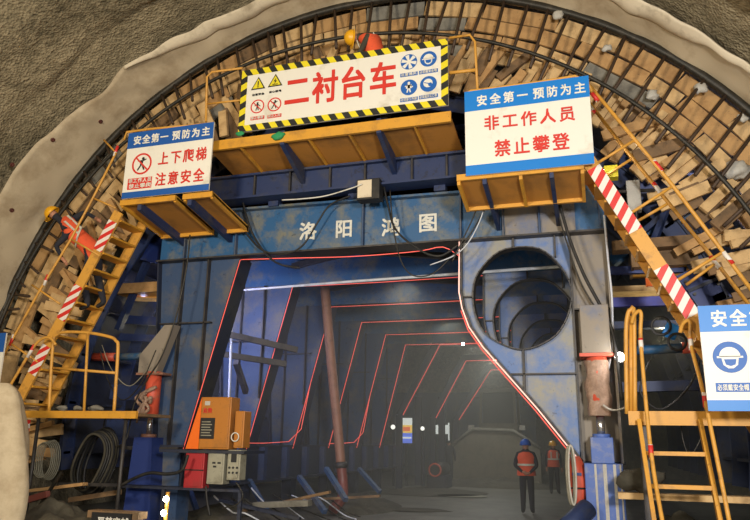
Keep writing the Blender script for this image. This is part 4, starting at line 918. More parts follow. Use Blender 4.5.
tag(MB().bb(-7.3, b.x + .05, YB_ - .03, YB_ + .3, a.z - .05, a.z - .0).bb(-7.3, -7.2, YB_ + .25, G, a.z - .05, a.z).bb(b.x - .05, b.x + .05, YB_ + .3, G + .1, a.z - .05, a.z).build('box_shelf', 'navy'), 'dark steel shelf carrying the electrical boxes', 'shelf')
a = at(182, 487, YB_ + .1); b = at(245, 482, YB_ + .1)
tag(MB().bb(at(120, 487, YB_).x, b.x, YB_ - .02, YB_ + .26, a.z - .04, a.z).bb(b.x - .06, b.x, YB_, YB_ + .05, 0, a.z).bb(-7.2, -7.14, YB_, YB_ + .05, 0, a.z).build('box_shelf', 'navy'), 'lower steel rail under the red and grey boxes', 'shelf')

# hose hanging from roof
hs = empty('grout_hose', at_z(345, 505, 0), 'thick red-brown hose hanging from the roof down to the ground', 'hose')
hs.location = Vector((at(343, 470, 16.0).x, 16, 0))
MB().tube(smoothpts([at(324, 280, 15.0), at(326, 300, 15.2), at(331, 360, 15.6), at(337, 420, 15.9), at(341, 465, 16.0)]), .115, 10).build('upper_length', 'hose', hs)
MB().tube(smoothpts([at(341, 465, 16.0), at(343, 485, 16.0), at(342, 498, 15.8), at(333, 510, 15.4)] ), .12, 10).build('lower_length', 'hosered', hs, label='redder lower length')
MB().tube([at(341, 462, 16.0), at(341.3, 468, 16.0)], .15, 12).build('hose_clamp', 'edge', hs)
# coil of hoses at left
hc = empty('hose_coil', at(92, 470, 10.6), 'big coil of dark hoses hanging under the left platform', 'hose')
hc.location = Vector((at(92, 480, 10.6).x, 10.6, at(92, 486, 10.6).z))
for i in range(9):
    c = at(88 + i * 1.6, 462, 10.5 + .05 * i); w = .30 + .02 * (i % 4); h = .48 + .015 * i
    MB().tube([c + Vector((w * math.cos(t) + .08 * math.sin(t), .03 * math.sin(3 * t), h * math.sin(t))) for t in [2 * PI * j / 28 for j in range(28)]], .022, 6, 0, True).build('hose_loop', 'black' if i % 3 else 'cloth2', hc)
wc = empty('wire_coil', at(42, 465, 10.4), 'coil of thin grey wire at the lower left edge', 'wire')
for i in range(6):
    c = at(42 + i, 460, 10.4 + .04 * i); MB().tube([c + Vector((.2 * math.cos(t), .02 * i, (.3 + .01 * i) * math.sin(t))) for t in [2 * PI * j / 24 for j in range(24)]], .01, 5, 0, True).build('wire_loop', 'greybox', wc)
# fabric roll at lower left
mb = MB(); n = 26; rows = 34
for j in range(rows + 1):
    z = 2.42 * j / rows; top = math.sqrt(max(0, 1 - (z / 2.44) ** 8)); c = Vector((-8.72 - .03 * z, 8.6, z)); rr = .55 * (.72 + .28 * math.sin(PI * min(1, z / 2.0) * .8 + .4)) * top + .02
    for i in range(n):
        t = 2 * PI * i / n; r = rr * (1 + .10 * math.sin(5 * t + z) + .12 * noise.noise(Vector((math.cos(t) * 2, math.sin(t) * 2, z * .8))))
        mb.v.append(c + Vector((r * math.cos(t), r * math.sin(t) * .8, 0)))
for j in range(rows):
    for i in range(n): mb.f.append([j * n + i, j * n + (i + 1) % n, (j + 1) * n + (i + 1) % n, (j + 1) * n + i]); mb.m.append(0); mb.sm.append(True)
tag(mb.build('fabric_roll', 'sheet'), 'upright roll of beige fabric at the lower left corner', 'fabric')

# debris and pipes on the ground at left
items = [((20, 492), (85, 484), 10.0, .14, .05, 'wood', 'timber_plank', 'worn timber plank lying level across the lower left', 'wood'),
 ((60, 484), (118, 485), 10.2, .06, .05, 'edge', 'steel_bar', 'thin grey steel bar continuing right of the lower left plank', 'bar'),
 ((40, 505), (62, 472), 9.8, .04, .04, 'darkpipe', 'steel_bar', 'dark steel bar leaning behind the lower left plank', 'bar'),
 ((28, 500), (48, 494), 9.6, .1, .1, 'hosered', 'steel_pipe', 'short reddish pipe piece in the lower left corner', 'pipe'),
 ((70, 500), (120, 492), 10.6, .1, .08, 'wood3', 'timber_plank', 'dark plank above the black banner at bottom left', 'wood'),
 ((238, 512), (330, 492), 12.5, .12, .05, 'wood3', 'timber_plank', 'brown plank on the ground under the left girder', 'wood'),
 ((220, 500), (300, 519), 11.5, .1, .05, 'navy', 'steel_bar', 'dark steel channel lying in front of the left girder', 'bar'),
 ((300, 500), (380, 496), 15.0, .1, .05, 'wood3', 'timber_plank', 'plank lying beside the foot of the thick hose', 'wood'),
 ((255, 505), (310, 503), 12.2, .2, .1, 'mortar', 'timber_plank', 'grey mortar covered plank under the left girder', 'wood')]
for a, b, Y, w, h, mt, nm, lab, cat in items:
    A = at(*a, Y); B = at(*b, Y); A.z = max(A.z, h / 2 + .01); B.z = max(B.z, h / 2 + .01)
    tag(MB().bar(A, B, w, h).build(nm, mt), lab, cat)
def mound(name, cx, cy, rx, ry, h, lab, mat='mud', seed=0):
    mb = MB(); n, k = 30, 12
    for j in range(k + 1):
        for i in range(n):
            t = 2 * PI * i / n; s = j / k; x = cx + rx * s * math.cos(t); y = cy + ry * s * math.sin(t)
            z = h * (1 - s * s) * (1 + .5 * noise.noise(Vector((x * 2.2, y * 2.2, seed)))) + .12 * (1 - s) * noise.noise(Vector((x * 6, y * 6, seed))) - .02 * (s > .95)
            mb.v.append(Vector((x, y, max(-.03, z))))
    for j in range(k):
        for i in range(n): mb.f.append([j * n + i, j * n + (i + 1) % n, (j + 1) * n + (i + 1) % n, (j + 1) * n + i]); mb.m.append(0); mb.sm.append(True)
    o = mb.build(name, mat); return tag(o, lab, 'rubble', None)
mound('rubble_heap', -7.0, 13.4, 1.8, 1.6, .35, 'low dark rubble heap under the left girder behind the boxes', 'mud', 1)
mound('rubble_heap', -6.3, 17.6, 1.4, 2.2, .3, 'low dark rubble heap behind the thick hose', 'mud', 2)
mound('rubble_heap', -8.2, 9.6, 1.6, 1.0, .55, 'dark muddy heap at the bottom left behind the black banner', 'mud', 3)
mound('rubble_heap', 1.2, 12.4, 1.1, 1.2, 0.5, 'dark heap behind the lower right ladder', 'mud', 5)
def patch(cx, cy, rx, ry, lab, mat, seed):
    mb = MB(); n = 28; mb.prism([(cx + rx * math.cos(2 * PI * i / n) * (1 + .4 * noise.noise(Vector((math.cos(2 * PI * i / n), math.sin(2 * PI * i / n), seed)))), cy + ry * math.sin(2 * PI * i / n) * (1 + .4 * noise.noise(Vector((math.sin(2 * PI * i / n), math.cos(2 * PI * i / n), seed + 5)))), .008) for i in range(n)], (0, 0, .004))
    tag(mb.build('mud_patch', mat), lab, 'mud')
p = at_z(430, 492, 0); patch(p.x, p.y, 2.0, 2.2, 'large dark muddy patch on the floor inside the gantry', 'mud', 1)
p = at_z(462, 496, 0); patch(p.x, p.y, .8, .7, 'pale wet patch on the floor in front of the loader', 'greybox', 4)
p = at_z(415, 510, 0); patch(p.x, p.y, .9, .5, 'small dark muddy patch nearest the viewer on the floor', 'mud', 8)
for i in range(8):
    x = -6.9 + .5 * random.random(); y = 11.6 + .5 * i
    tag(MB().tube(smoothpts([(x, y, .45 + .3 * random.random()), (x + .3, y + .2, .36), (x + .7, y - .1, .3 + .2 * random.random()), (x + 1.1, y + .3, .1), (x + 1.5, y, .05)], 4), .014, 6).build('loose_cable', 'darkpipe' if i % 3 else 'pipew'), 'loose %s cable trailing over the rubble under the left girder' % ('dark' if i % 3 else 'pale'), 'cable', 'loose cables over the rubble')
# cream bag on bracket by the ladder
tag(MB().bb(at(618, 492, 10.3).x, 3.2, 10.3, 10.55, at(630, 493, 10.3).z - .08, at(630, 493, 10.3).z).build('timber_plank', 'wood2'), 'pale timber plank behind the lower right ladder', 'wood')
crumple('grout_sack', at(640, 481, 10.42), .26, 'mud', 'lumpy grey sack resting on the pale plank behind the ladder', 'sack', None, .62, 9)
# black banner bottom left
Y = 9.0; a = at(92, 512, Y); b = at(132, 506, Y)
bn = empty('black_banner', (a.x + .3, Y, 0), 'black board with white characters cut off by the bottom edge', 'sign'); 
MB().bb(a.x, b.x, Y, Y + .03, a.z - .5, a.z).build('panel', 'ink', bn)
letters('严禁穿越', at(97, 525, Y).x, at(97, 527, Y).z, .13, .15, .135, Y - .003, 'letter', bn)
tag(MB().bb(a.x - .1, b.x + .1, Y + .03, Y + .25, a.z - .08, a.z + .02).build('timber_plank', 'wood3'), 'plank lying on top of the black board at the bottom left', 'wood')

# red sack and cable beside right foot
rb_ = MB(); n = 20; rows = 20
for j in range(rows + 1):
    z = .75 + .72 * j / rows; c = at(577, 480, G - .2); s = math.sin(PI * (j + .6) / (rows + 1.2)) ** .35 
    for i in range(n):
        t = 2 * PI * i / n; r = (.15 * s) * (1 + .25 * noise.noise(Vector((math.cos(t) * 1.5, math.sin(t) * 1.5, z * 4))))
        rb_.v.append(Vector((c.x + r * math.cos(t), G - .2 + r * math.sin(t), z)))
for j in range(rows):
    for i in range(n): rb_.f.append([j * n + i, j * n + (i + 1) % n, (j + 1) * n + (i + 1) % n, (j + 1) * n + i]); rb_.m.append(0); rb_.sm.append(True)
RBag = tag(rb_.build('red_bag', 'redjack'), 'red sack tied against the left side of the blue jack box', 'bag')
c = at(577, 480, G - .36); MB().bb(c.x - .06, c.x + .07, G - .375, G - .35, 1.2, 1.24).build('blue_mark', 'cobalt', RBag); MB().tube([Vector((c.x + .155 * math.cos(t), G - .2 + .155 * math.sin(t), 1.02)) for t in [2 * PI * i / 16 for i in range(16)]], .012, 6, 0, True).build('tie_cord', 'black', RBag)
hb = empty('cable_bundle', at(570, 480, G - .3), 'pale looped cable bundle hanging left of the red sack', 'cable')
for i in range(4):
    c = at(570 + i * .8, 475, G - .35 - .03 * i); MB().tube([c + Vector((.05 * math.cos(t), 0, .42 * math.sin(t))) for t in [2 * PI * j / 24 for j in range(24)]], .016, 6, 0, True).build('cable_loop', 'film' if i % 2 else 'greybox', hb)
tag(MB().tube([at(588, 508, G - .6), at(560, 535, G - 1.0)], .14, 12).build('floor_pipe', 'bluedark'), 'blue pipe end at the foot of the blue jack box', 'pipe')

# ---------------------------------------------------------------- cables
def pc(pp, Y): return [at(p[0], p[1], Y if len(p) < 3 else p[2]) for p in pp]
cable('hanging_cable', pc([(350, 196), (330, 205), (318, 222), (303, 245), (285, 254), (262, 250), (245, 232)], 11.1), .018, 'black', 'black cable looping from the floodlight down left over the beam')
cable('hanging_cable', pc([(383, 182), (388, 205), (396, 230), (420, 250), (440, 256), (458, 245)], 11.0), .02, 'black', 'black cable falling right of the floodlight across the beam')
cable('hanging_cable', pc([(390, 190), (393, 225), (400, 258), (412, 275), (432, 274), (450, 258), (470, 235), (487, 205)], 10.9), .012, 'darkpipe', 'thin dark cable looping below the beam toward the right platform')
cable('hanging_cable', pc([(240, 185), (246, 215), (256, 240), (275, 262), (300, 268)], 11.1), .02, 'black', 'black cable hanging left on the beam beside the platform')
cable('hanging_cable', pc([(190, 235), (187, 265), (180, 300), (172, 330), (160, 360), (148, 378), (134, 405), (126, 440), (112, 446), (103, 435), (106, 415)], 10.8), .014, 'darkpipe', 'dark cable running down the left leg and looping under the platform')
cable('hanging_cable', pc([(560, 205), (570, 240), (584, 275), (600, 305), (612, 330), (618, 365), (622, 400)], 10.95), .028, 'black', 'thick black cable down the dusty right column')
cable('hanging_cable', pc([(556, 205), (566, 240), (582, 285), (604, 320)], 11.05), .014, 'darkpipe', 'thin cable beside the thick one on the right column')
cable('hanging_cable', pc([(480, 185), (476, 210), (465, 235), (452, 262)], 10.7), .012, 'darkpipe', 'thin cable hanging from the left end of the right platform')
cable('hanging_cable', pc([(488, 190), (482, 215), (470, 240), (455, 255), (430, 265)], 10.75), .01, 'pipew', 'pale thin cable beside the gusset corner')
cable('hanging_cable', pc([(604, 215), (608, 260), (612, 300), (612, 345), (608, 370)], 11.15), .018, 'pipew', 'pale cable running down the outer edge of the right column')
cable('hanging_cable', pc([(700, 360), (690, 385), (670, 405), (655, 408), (640, 390), (650, 360)], 10.6), .016, 'black', 'black cable slung over the right platform beam')
cable('hanging_cable', pc([(680, 415), (683, 440), (690, 455), (700, 440), (708, 416)], 10.4), .01, 'darkpipe', 'thin cable drooping under the right platform')
cable('hanging_cable', pc([(603, 405), (612, 410), (624, 408), (634, 400)], 10.8), .016, 'film', 'white wires tied round the right jack')
cable('hanging_cable', pc([(120, 486), (135, 478), (150, 473), (168, 474), (182, 470), (188, 455)], 10.5), .028, 'black', 'thick black hose passing in front of the left foot to the red box')
cable('hanging_cable', pc([(206, 486), (207, 500), (210, 516)], 10.6), .02, 'black', 'black cable dropping below the grey boxes')
cable('hanging_cable', pc([(236, 482), (243, 495), (236, 505), (222, 508)], 10.6), .01, 'darkpipe', 'thin cable sagging under the knob box')
cable('hanging_cable', pc([(282, 200), (300, 199), (325, 196), (352, 188), (362, 184)], 10.7), .012, 'letter', 'white cable running to the left side of the floodlight')
cable('hanging_cable', pc([(100, 350), (108, 380), (122, 400), (140, 385), (156, 350)], 10.9), .01, 'darkpipe', 'thin cable slung between the guard rail and the left jack')
cable('hanging_cable', pc([(102, 345), (112, 370), (130, 386), (150, 366)], 11.0), .008, 'greybox', 'pale thin cable slung above the dark one by the left jack')
crumple('green_cloth', at(278, 136, 9.95), .12, 'green', 'green rag snagged under the big striped sign', 'cloth', None, .6, 21)
crumple('green_cloth', at(240, 134, 9.95), .08, 'green', 'small green rag at the lower left corner of the big striped sign', 'cloth', None, .5, 22)
crumple('film_scrap', at(198, 192, 9.95) , .1, 'lemon', 'yellow crumpled scrap on the left platform', 'plastic', None, .4, 23)
for i, (px, w) in enumerate(((62, .12), (78, .1), (96, .14))): crumple('film_scrap', at(px, 408, 10.2), w, 'mortar', ('grey rag lying at the left end of the left platform', 'grey rag lying mid way on the left platform', 'grey rag lying at the right end of the left platform')[i], 'cloth', None, .4, 30 + i)
o = MB().bb(at(21, 412, 9.85).x, at(31, 412, 9.85).x, 9.84, 9.87, at(22, 436, 9.85).z, at(31, 420, 9.85).z).build('hazard_plate', 'redwhite'); tag(o, 'small red and white striped plate hanging under the left platform edge', 'sign')

# ================================================================= FAR END
# wheel loader facing the viewer
LY = 29.3; gx = at(492, 470, LY).x
ld = empty('wheel_loader', (gx, LY, 0), 'dusty wheel loader with a wide bucket at the far end of the tunnel', 'loader')
w2 = 1.95
bk = MB().prism([(gx - w2, LY, .15), (gx + w2, LY, .15), (gx + w2, LY, 1.5), (gx + .9, LY, 2.15), (gx - .75, LY, 2.2), (gx - w2, LY, 1.3)], (0, .12, 0))
bk.bb(gx - w2 - .03, gx - w2 + .05, LY - .5, LY + .3, .1, 1.2).bb(gx + w2 - .05, gx + w2 + .03, LY - .5, LY + .3, .1, 1.3)
bk.hexa([(gx - w2, LY - .9, .05), (gx + w2, LY - .9, .05), (gx + w2, LY + .1, .12), (gx - w2, LY + .1, .12), (gx - w2, LY - .9, .1), (gx + w2, LY - .9, .1), (gx + w2, LY + .1, .22), (gx - w2, LY + .1, .22)])
BK = bk.build('bucket', 'loader', ld)
mb = MB(); pts = [(gx - w2, LY - .05, 1.3), (gx - .75, LY - .05, 2.2), (gx + .9, LY - .05, 2.15), (gx + w2, LY - .05, 1.5)]
mb.tube(pts, .07, 6); mb.build('bucket_lip', 'mortar', BK)
for s in (-1, 1):
    MB().bar((gx + s * .75, LY + .1, 1.0), (gx + s * .6, LY + 2.2, 2.0), .2, .35).build('lift_arm', 'loader', ld)
    for yy in (LY + 1.8, LY + 4.6): MB().tube([(gx + s * 1.0, yy, .75), (gx + s * 1.5, yy, .75)], .75, 20).build('wheel', 'black', ld)
MB().bb(gx - .8, gx + .8, LY + 1.5, LY + 6, .9, 2.1).build('body', 'loader', ld, .05)
cb = MB().bb(gx - .85, gx + .85, LY + 2.2, LY + 3.8, 3.85, 4.0).bb(gx - .85, gx + .85, LY + 2.2, LY + 3.8, 2.1, 2.5)
for sx in (-1, 1):
    for yy in (LY + 2.25, LY + 3.7): cb.bar((gx + sx * .78, yy, 2.4), (gx + sx * .72, yy, 3.9), .1, .1)
CBn = cb.build('cab', 'loader', ld); MB().bb(gx - .68, gx + .68, LY + 2.4, LY + 2.43, 2.5, 3.85).build('windscreen', 'glass', CBn)
for sx in (-1, 1): MB().bar((gx + sx * .8, LY + 2.2, 3.6), (gx + sx * 1.25, LY + 2.1, 3.6), .04, .04).bb(gx + sx * 1.25 - .12, gx + sx * 1.25 + .12, LY + 2.05, LY + 2.15, 3.25, 3.7).build('mirror', 'edge', CBn)
for sx in (-1, 1): MB().bb(gx + sx * 1.1 - .12, gx + sx * 1.1 + .12, LY + 1.6, LY + 1.75, 2.2, 2.4).build('headlamp', 'film', ld)
mound('rubble_heap', gx + .2, LY - 1.1, 2.6, .8, .3, 'ridge of rubble in front of the loader bucket', 'mud', 8)
# notice board and background structures
nb_ = empty('notice_board', at(406, 442, 27), 'small lit notice board in white, yellow and blue at the far left', 'sign')
def pz(px0, px1, py0, py1, Y, mat, name, par, th=.03): a = at(px0, py1, Y); b = at(px1, py0, Y); return MB().bb(a.x, b.x, Y, Y + th, a.z, b.z).build(name, mat, par)
lem = glow('board_yellow', (226, 196, 96), .55); whi = glow('board_white', (220, 226, 216), .6); blu = glow('board_blue', (96, 120, 214), .6); rd = glow('board_red', (214, 110, 70), .6)
pz(401, 412, 418, 425, 27, whi, 'board_panel', nb_); pz(401, 412, 425, 433, 27, lem, 'board_panel', nb_); pz(401, 412, 433, 443, 27, blu, 'board_panel', nb_); pz(403, 410, 427, 431, 26.96, rd, 'board_stripe', nb_); pz(402, 411, 437, 438.5, 26.96, whi, 'board_stripe', nb_)
a = at(406.5, 443, 27.05); MB().bb(a.x - .05, a.x + .05, 27.05, 27.1, 0, a.z).build('board_post', 'edge', nb_)
for px0, px1, lab in ((434, 439, 'left pale window of the far site door'), (443, 448, 'right pale window of the far site door')):
    a = at(px0, 434, 31); b = at(px1, 425, 31); tag(MB().bb(a.x, b.x, 31, 31.03, a.z, b.z).bb(a.x - .05, a.x, 31, 31.06, 0, b.z + .1).bb(b.x, b.x + .05, 31, 31.06, 0, b.z + .1).build('site_screen', [whi]), lab, 'screen')
lamp(393, 427, 26.5, .09, 'pale lamp left of the far notice board', 0, mat='lampdim'); lamp(422.5, 428.5, 27, .08, 'pale lamp right of the far notice board', 0, mat='lampdim'); lamp(463, 344, 22.6, .045, 'tiny white lamp on the sixth portal header', 0, mat='lampw')
fp = empty('red_pipe_ring', at(435, 470, 26), 'dark pipe end with a red ring on the ground far inside', 'pipe')
c = at(435, 470, 26); MB().tube([c, c + Vector((0, 1.6, 0))], .26, 16).build('pipe_body', 'black', fp); MB().tube([c + Vector((.22 * math.cos(t), -.02, .22 * math.sin(t))) for t in [2 * PI * i / 20 for i in range(20)]], .035, 6, 0, True).build('pipe_ring', 'redjack', fp)
MB().bb(c.x - .35, c.x + .35, 26.2, 27.4, 0, c.z - .2).build('pipe_cradle', 'navy', fp)
for px, lab in ((374, 'dark upright post left of the far notice board'), (418, 'dark upright post right of the far notice board'), (441, 'spotted upright post between the two far windows')):
    a = at(px, 400, 27.6); tag(MB().bb(a.x - .12, a.x + .12, 27.6, 27.8, 0, 3.4).build('steel_post', 'navy'), lab, 'post')
for px, py, Y in ((393, 427, 26.5), (422.5, 428.5, 27)):
    a = at(px, py, Y); tag(MB().bb(a.x - .04, a.x + .04, Y + .12, Y + .2, 0, a.z + .15).build('steel_post', 'navy'), 'thin post carrying the pale lamp %s of the far notice board' % ('left' if px < 400 else 'right'), 'post')
a = at(515, 440, 36); tag(MB().bb(a.x - 6.5, a.x + 1, 36.5, 36.6, .0, 4.2).build('blue_tarp', 'leg'), 'dim blue-grey screen behind the loader', 'screen')

# ================================================================= PEOPLE
def person(loc, J, lab, top='cloth', legs='cloth', vest=None, helmet=None, vs=1.0, straps=True):
    """J: joint name -> world Vector"""
    root = empty('person', loc, lab, 'person')
    names = list(J); idx = {n: i for i, n in enumerate(names)}
    R = dict(pelvis=.15, waist=.135, chest=.165, neck=.058, head=.088, crown=.075, hipL=.105, hipR=.105, kneeL=.078, kneeR=.078, ankL=.06, ankR=.06, heelL=.045, heelR=.045, toeL=.035, toeR=.035, shL=.07, shR=.07, elL=.048, elR=.048, wrL=.032, wrR=.032, paL=.035, paR=.035)
    E = [('pelvis', 'waist'), ('waist', 'chest'), ('chest', 'neck'), ('neck', 'head'), ('head', 'crown')]
    for s in 'LR': E += [('pelvis', 'hip' + s), ('hip' + s, 'knee' + s), ('knee' + s, 'ank' + s), ('ank' + s, 'toe' + s), ('chest', 'sh' + s), ('sh' + s, 'el' + s), ('el' + s, 'wr' + s), ('wr' + s, 'pa' + s)]
    bm = bmesh.new(); sk = bm.verts.layers.skin.verify(); V = {}
    def nv(n, p, r, rt=False):
        v = bm.verts.new(Vector(p) - Vector(loc)); v[sk].radius = (r, r * (.8 if n in ('chest', 'pelvis', 'waist') else 1)); v[sk].use_root = rt; V[n] = v; return v
    for n in names:
        if n in R: nv(n, J[n], R[n], n == 'pelvis')
    for a, b in E: bm.edges.new((V[a], V[b]))
    for s in 'LR':      # five fingers rooted in the palm
        pa = Vector(J['pa' + s]); d = (pa - Vector(J['wr' + s])).normalized(); sd = d.cross(Vector((0, 1, 0)))
        if sd.length < .2: sd = d.cross(Vector((1, 0, 0)))
        sd.normalize(); cu = d.cross(sd)
        for k, (o_, L) in enumerate(((-.028, .065), (-.009, .08), (.01, .075), (.028, .06), (.045, .045))):
            base = pa + sd * o_ * (.7 if k < 4 else .5) - d * (.01 if k < 4 else .04)
            dd = d if k < 4 else (d + sd * 1.1).normalized()
            a_ = nv('f%s%d0' % (s, k), base, .011, True); b_ = nv('f%s%d1' % (s, k), base + dd * L * .6, .009); c_ = nv('f%s%d2' % (s, k), base + dd * L + cu * .018, .007)
            bm.edges.new((a_, b_)); bm.edges.new((b_, c_))
    me = bpy.data.meshes.new('body'); bm.to_mesh(me); bm.free()
    o = bpy.data.objects.new('body', me); COL.objects.link(o)
    o.modifiers.new('skin', 'SKIN').use_smooth_shade = True; o.modifiers.new('sub', 'SUBSURF').levels = 2
    dg = bpy.context.evaluated_depsgraph_get(); dg.update(); m2 = bpy.data.meshes.new_from_object(o.evaluated_get(dg)); bpy.data.objects.remove(o)
    # facial features: nose and ears pushed out of the head
    H = Vector(J['head']) - Vector(loc); F = Vector(J.get('face', (0, -1, 0))).normalized(); U = (Vector(J['crown']) - Vector(J['neck'])).normalized(); Sd = F.cross(U).normalized(); F = U.cross(Sd) * (1 if U.cross(Sd).dot(F) > 0 else -1)
    for v in m2.vertices:
        r_ = v.co - H
        if r_.length < .16:
            for q2, s_, amp in ((F * .09 - U * .01, .025, .025), (F * .085 - U * .05, .03, .006), (Sd * .09, .02, .02), (-Sd * .09, .02, .02)):
                dd = (r_ - q2).length; v.co += q2.normalized() * amp * math.exp(-(dd / s_) ** 2)
    for mt in (top, legs, 'skin', 'black'): m2.materials.append(M[mt])
    def segd(p, a, b): a = Vector(a) - Vector(loc); b = Vector(b) - Vector(loc); t = max(0, min(1, (p - a).dot(b - a) / max(1e-6, (b - a).length_squared))); return (p - a - (b - a) * t).length
    for p in m2.polygons:
        c = p.center; best = min([(segd(c, J[a], J[b]) , a, b) for a, b in E])
        n = best[2]
        p.material_index = 2 if (n in ('crown', 'paL', 'paR') or (n == 'head' and (c - H).length < .115)) else 3 if n in ('toeL', 'toeR') else 1 if n[:3] in ('hip', 'kne', 'ank') else 0
        p.use_smooth = True
    ob = bpy.data.objects.new('body', m2); COL.objects.link(ob); ob.parent = root
    eyes = MB()
    for s_ in (-1, 1): eyes.sphere(Vector(loc) + H + F * .078 + Sd * .032 * s_ + U * .015, .011, 0, 8, 6)
    eyes.build('eyes', 'ink', root)
    Wc = Vector(J['head']) + U * .015
    if helmet:
        mb = MB().sphere((0, 0, 0), (.135, .15, .15), 0, 20, 8, 0.0)
        k = 24; mb.add([(.135 * math.cos(2 * PI * i / k), .15 * math.sin(2 * PI * i / k), .0) for i in range(k)] + [(.15 * math.cos(2 * PI * i / k), .165 * math.sin(2 * PI * i / k) + (.04 if math.sin(2 * PI * i / k) > .3 else 0), -.01) for i in range(k)], [(i, (i + 1) % k, k + (i + 1) % k, k + i) for i in range(k)])
        rot = Matrix((Sd, F, U)).transposed()
        for v in mb.v: v[:] = (Wc + rot @ v)[:]
        h = mb.build('helmet', helmet, root); h.modifiers.new('thick', 'SOLIDIFY').thickness = .006
    else:
        MB().sphere(Wc + U * .01 - F * .01, (.098, .105, .085), 0, 16, 8, -.1).build('hair', 'hair', root)
    if vest:
        mb = MB(); ch, wa, pe = [Vector(J[n]) for n in ('chest', 'waist', 'pelvis')]; nk = Vector(J['neck']); ax = (Vector(J['shR']) - Vector(J['shL'])).normalized()
        rows_ = [(pe - (wa - pe) * .35, .215, .17), (pe + (wa - pe) * .1, .215, .17), (wa, .19, .155), (wa.lerp(ch, .5), .205, .165), (ch, .225, .175), (ch.lerp(nk, .55), .18, .13), (ch.lerp(nk, .8), .11, .09)]
        k = 24; dpt = ax.cross((ch - pe).normalized())
        for c_, rx, ry in rows_:
            for i in range(k): t = 2 * PI * i / k; mb.v.append(c_ + (ax * rx * math.cos(t) + dpt * ry * math.sin(t)) * vs)
        for j in range(len(rows_) - 1):
            for i in range(k): mb.f.append([j * k + i, j * k + (i + 1) % k, (j + 1) * k + (i + 1) % k, (j + 1) * k + i]); mb.m.append(1 if False else 0); mb.sm.append(True)
        vv = mb.build('vest', vest, root)
        mb = MB(); c_ = wa.lerp(ch, .25)
        for i in range(k):
            t0, t1 = 2 * PI * i / k, 2 * PI * (i + 1) / k; uu = (ch - wa).normalized() * .025; P = []
            for rr in (1.0, 1.04):
                for t, sg in ((t0, -1), (t1, -1), (t1, 1), (t0, 1)): P.append(c_ + (ax * .206 * math.cos(t) + dpt * .17 * math.sin(t)) * rr * vs + uu * sg)
            mb.hexa(P)
        for s_ in (-1, 1):
            for q_ in (-1, 1) if straps else (): mb.bar(c_ + ax * .1 * s_ + dpt * .17 * q_ * vs, ch.lerp(nk, .45) + ax * .1 * s_ + dpt * .165 * q_ * vs, .04, .012, 0, dpt)
        mb.build('reflective_band', 'reflect', vv, label='silver reflective band')
    return root
def standing(x, y, rz, h=1.74, clasp=False, stride=0.0):
    s = h / 1.76; c, sn = math.cos(rz), math.sin(rz)
    P = dict(pelvis=(0, 0, .95), waist=(0, 0, 1.10), chest=(0, .0, 1.33), neck=(0, .01, 1.50), head=(0, .02, 1.62), crown=(0, .02, 1.68), hipL=(-.09, 0, .88), hipR=(.09, 0, .88), kneeL=(-.10, .02 + stride * .5, .48), kneeR=(.10, .03 - stride * .3, .48),
        ankL=(-.11, stride, .09), ankR=(.11, -stride, .09), toeL=(-.13, .15 + stride, .035), toeR=(.13, .15 - stride, .035), shL=(-.19, 0, 1.41), shR=(.19, 0, 1.41))
    if clasp: P.update(elL=(-.27, -.10, 1.14), elR=(.27, -.10, 1.14), wrL=(-.09, -.19, .99), wrR=(.09, -.19, .97), paL=(-.01, -.20, .97), paR=(.01, -.22, .95))
    else: P.update(elL=(-.26, -.03, 1.12), elR=(.26, .02, 1.12), wrL=(-.27, .05, .87), wrR=(.27, .12, .88), paL=(-.27, .07, .79), paR=(.27, .15, .80))
    J = {k: Vector((x + s * (c * v[0] - sn * v[1]), y + s * (sn * v[0] + c * v[1]), s * v[2])) for k, v in P.items()}
    J['face'] = Vector((-sn, c, 0)); return J
p = at_z(528, 514, 0)
person((p.x, p.y, 0), standing(p.x, p.y, .05, 1.74, True), 'person seen from behind in blue helmet and orange vest, hands clasped behind the back', vest='vest', helmet='helmB', straps=False, vs=1.05)
p = at_z(555, 494, 0)
person((p.x, p.y, 0), standing(p.x, p.y, -2.9, 1.74, False, .08), 'person in yellow helmet and orange vest further inside, right of the blue helmet', vest='vest', helmet='helmY')
p = at_z(449, 484, 0)
person((p.x, p.y, 0), standing(p.x, p.y, .2, 1.76, False, .03), 'person in dark clothes standing far inside left of the loader bucket')
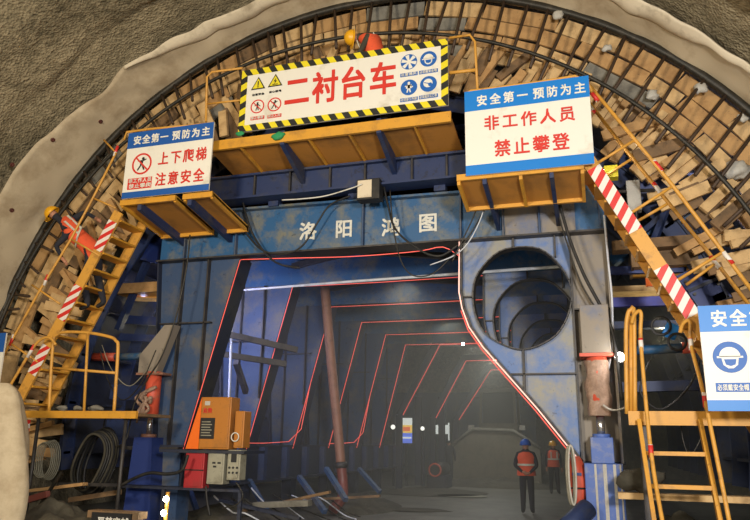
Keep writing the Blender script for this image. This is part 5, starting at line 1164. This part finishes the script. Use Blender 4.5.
# worker bent over behind the big sign
Y = 10.55; b0 = at(372, 60, Y); DZ = 6.70
bx, bz = b0.x, DZ
J = dict(pelvis=(bx + .35, Y, bz + .93), waist=(bx + .22, Y, bz + 1.08), chest=at(372, 42, Y), neck=at(361, 37, Y), head=at(353, 38, Y), crown=at(350, 35, Y - .12))
J = {k: Vector(v) for k, v in J.items()}
ch = J['chest']
J.update(shL=ch + Vector((-.02, -.18, 0)), shR=ch + Vector((-.02, .18, 0)), elL=ch + Vector((-.12, -.22, -.26)), elR=ch + Vector((-.12, .22, -.26)), wrL=ch + Vector((-.3, -.16, -.4)), wrR=ch + Vector((-.3, .16, -.4)), paL=ch + Vector((-.37, -.14, -.43)), paR=ch + Vector((-.37, .14, -.43)))
for s, sg in (('L', -1), ('R', 1)):
    J['hip' + s] = J['pelvis'] + Vector((0, .09 * sg, -.07)); J['knee' + s] = Vector((bx + .25, Y + .11 * sg, bz + .5)); J['ank' + s] = Vector((bx + .32, Y + .12 * sg, bz + .09)); J['toe' + s] = Vector((bx + .16, Y + .12 * sg, bz + .035))
J['face'] = Vector((-.8, 0, -.6))
person((bx + .3, Y, bz), J, 'person in yellow helmet bending over behind the big striped sign', top='cloth2', vest='vest', helmet='helmY')
# climber on the left
Y = 10.3
J = dict(head=at(53, 214, Y), crown=at(48, 210, Y - .12), neck=at(60, 220, Y), chest=at(70, 228, Y), waist=at(82, 240, Y), pelvis=at(92, 250, Y))
ch = J['chest']
J.update(shL=at(66, 236, Y - .18), shR=at(74, 219, Y + .15), elL=at(56, 246, Y - .25), elR=at(84, 212, Y + .2), wrL=at(62, 258, Y - .3), wrR=at(96, 218, Y + .15), paL=at(66, 263, Y - .3), paR=at(100, 221, Y + .12),
    hipL=at(91, 258, Y - .08), hipR=at(98, 254, Y + .1), kneeL=at(84, 281, Y - .05), kneeR=at(98, 278, Y + .15), ankL=at(88, 306, Y), ankR=at(104, 303, Y + .2), toeL=at(79, 309, Y - .02), toeR=at(96, 307, Y + .18), face=Vector((-1, -.3, -.6)))
person(J['ankL'] - Vector((0, 0, .09)), J, 'person in yellow helmet and orange vest leaning forward on the left stair', top='cloth', vest='vest', helmet='helmY', vs=1.25)
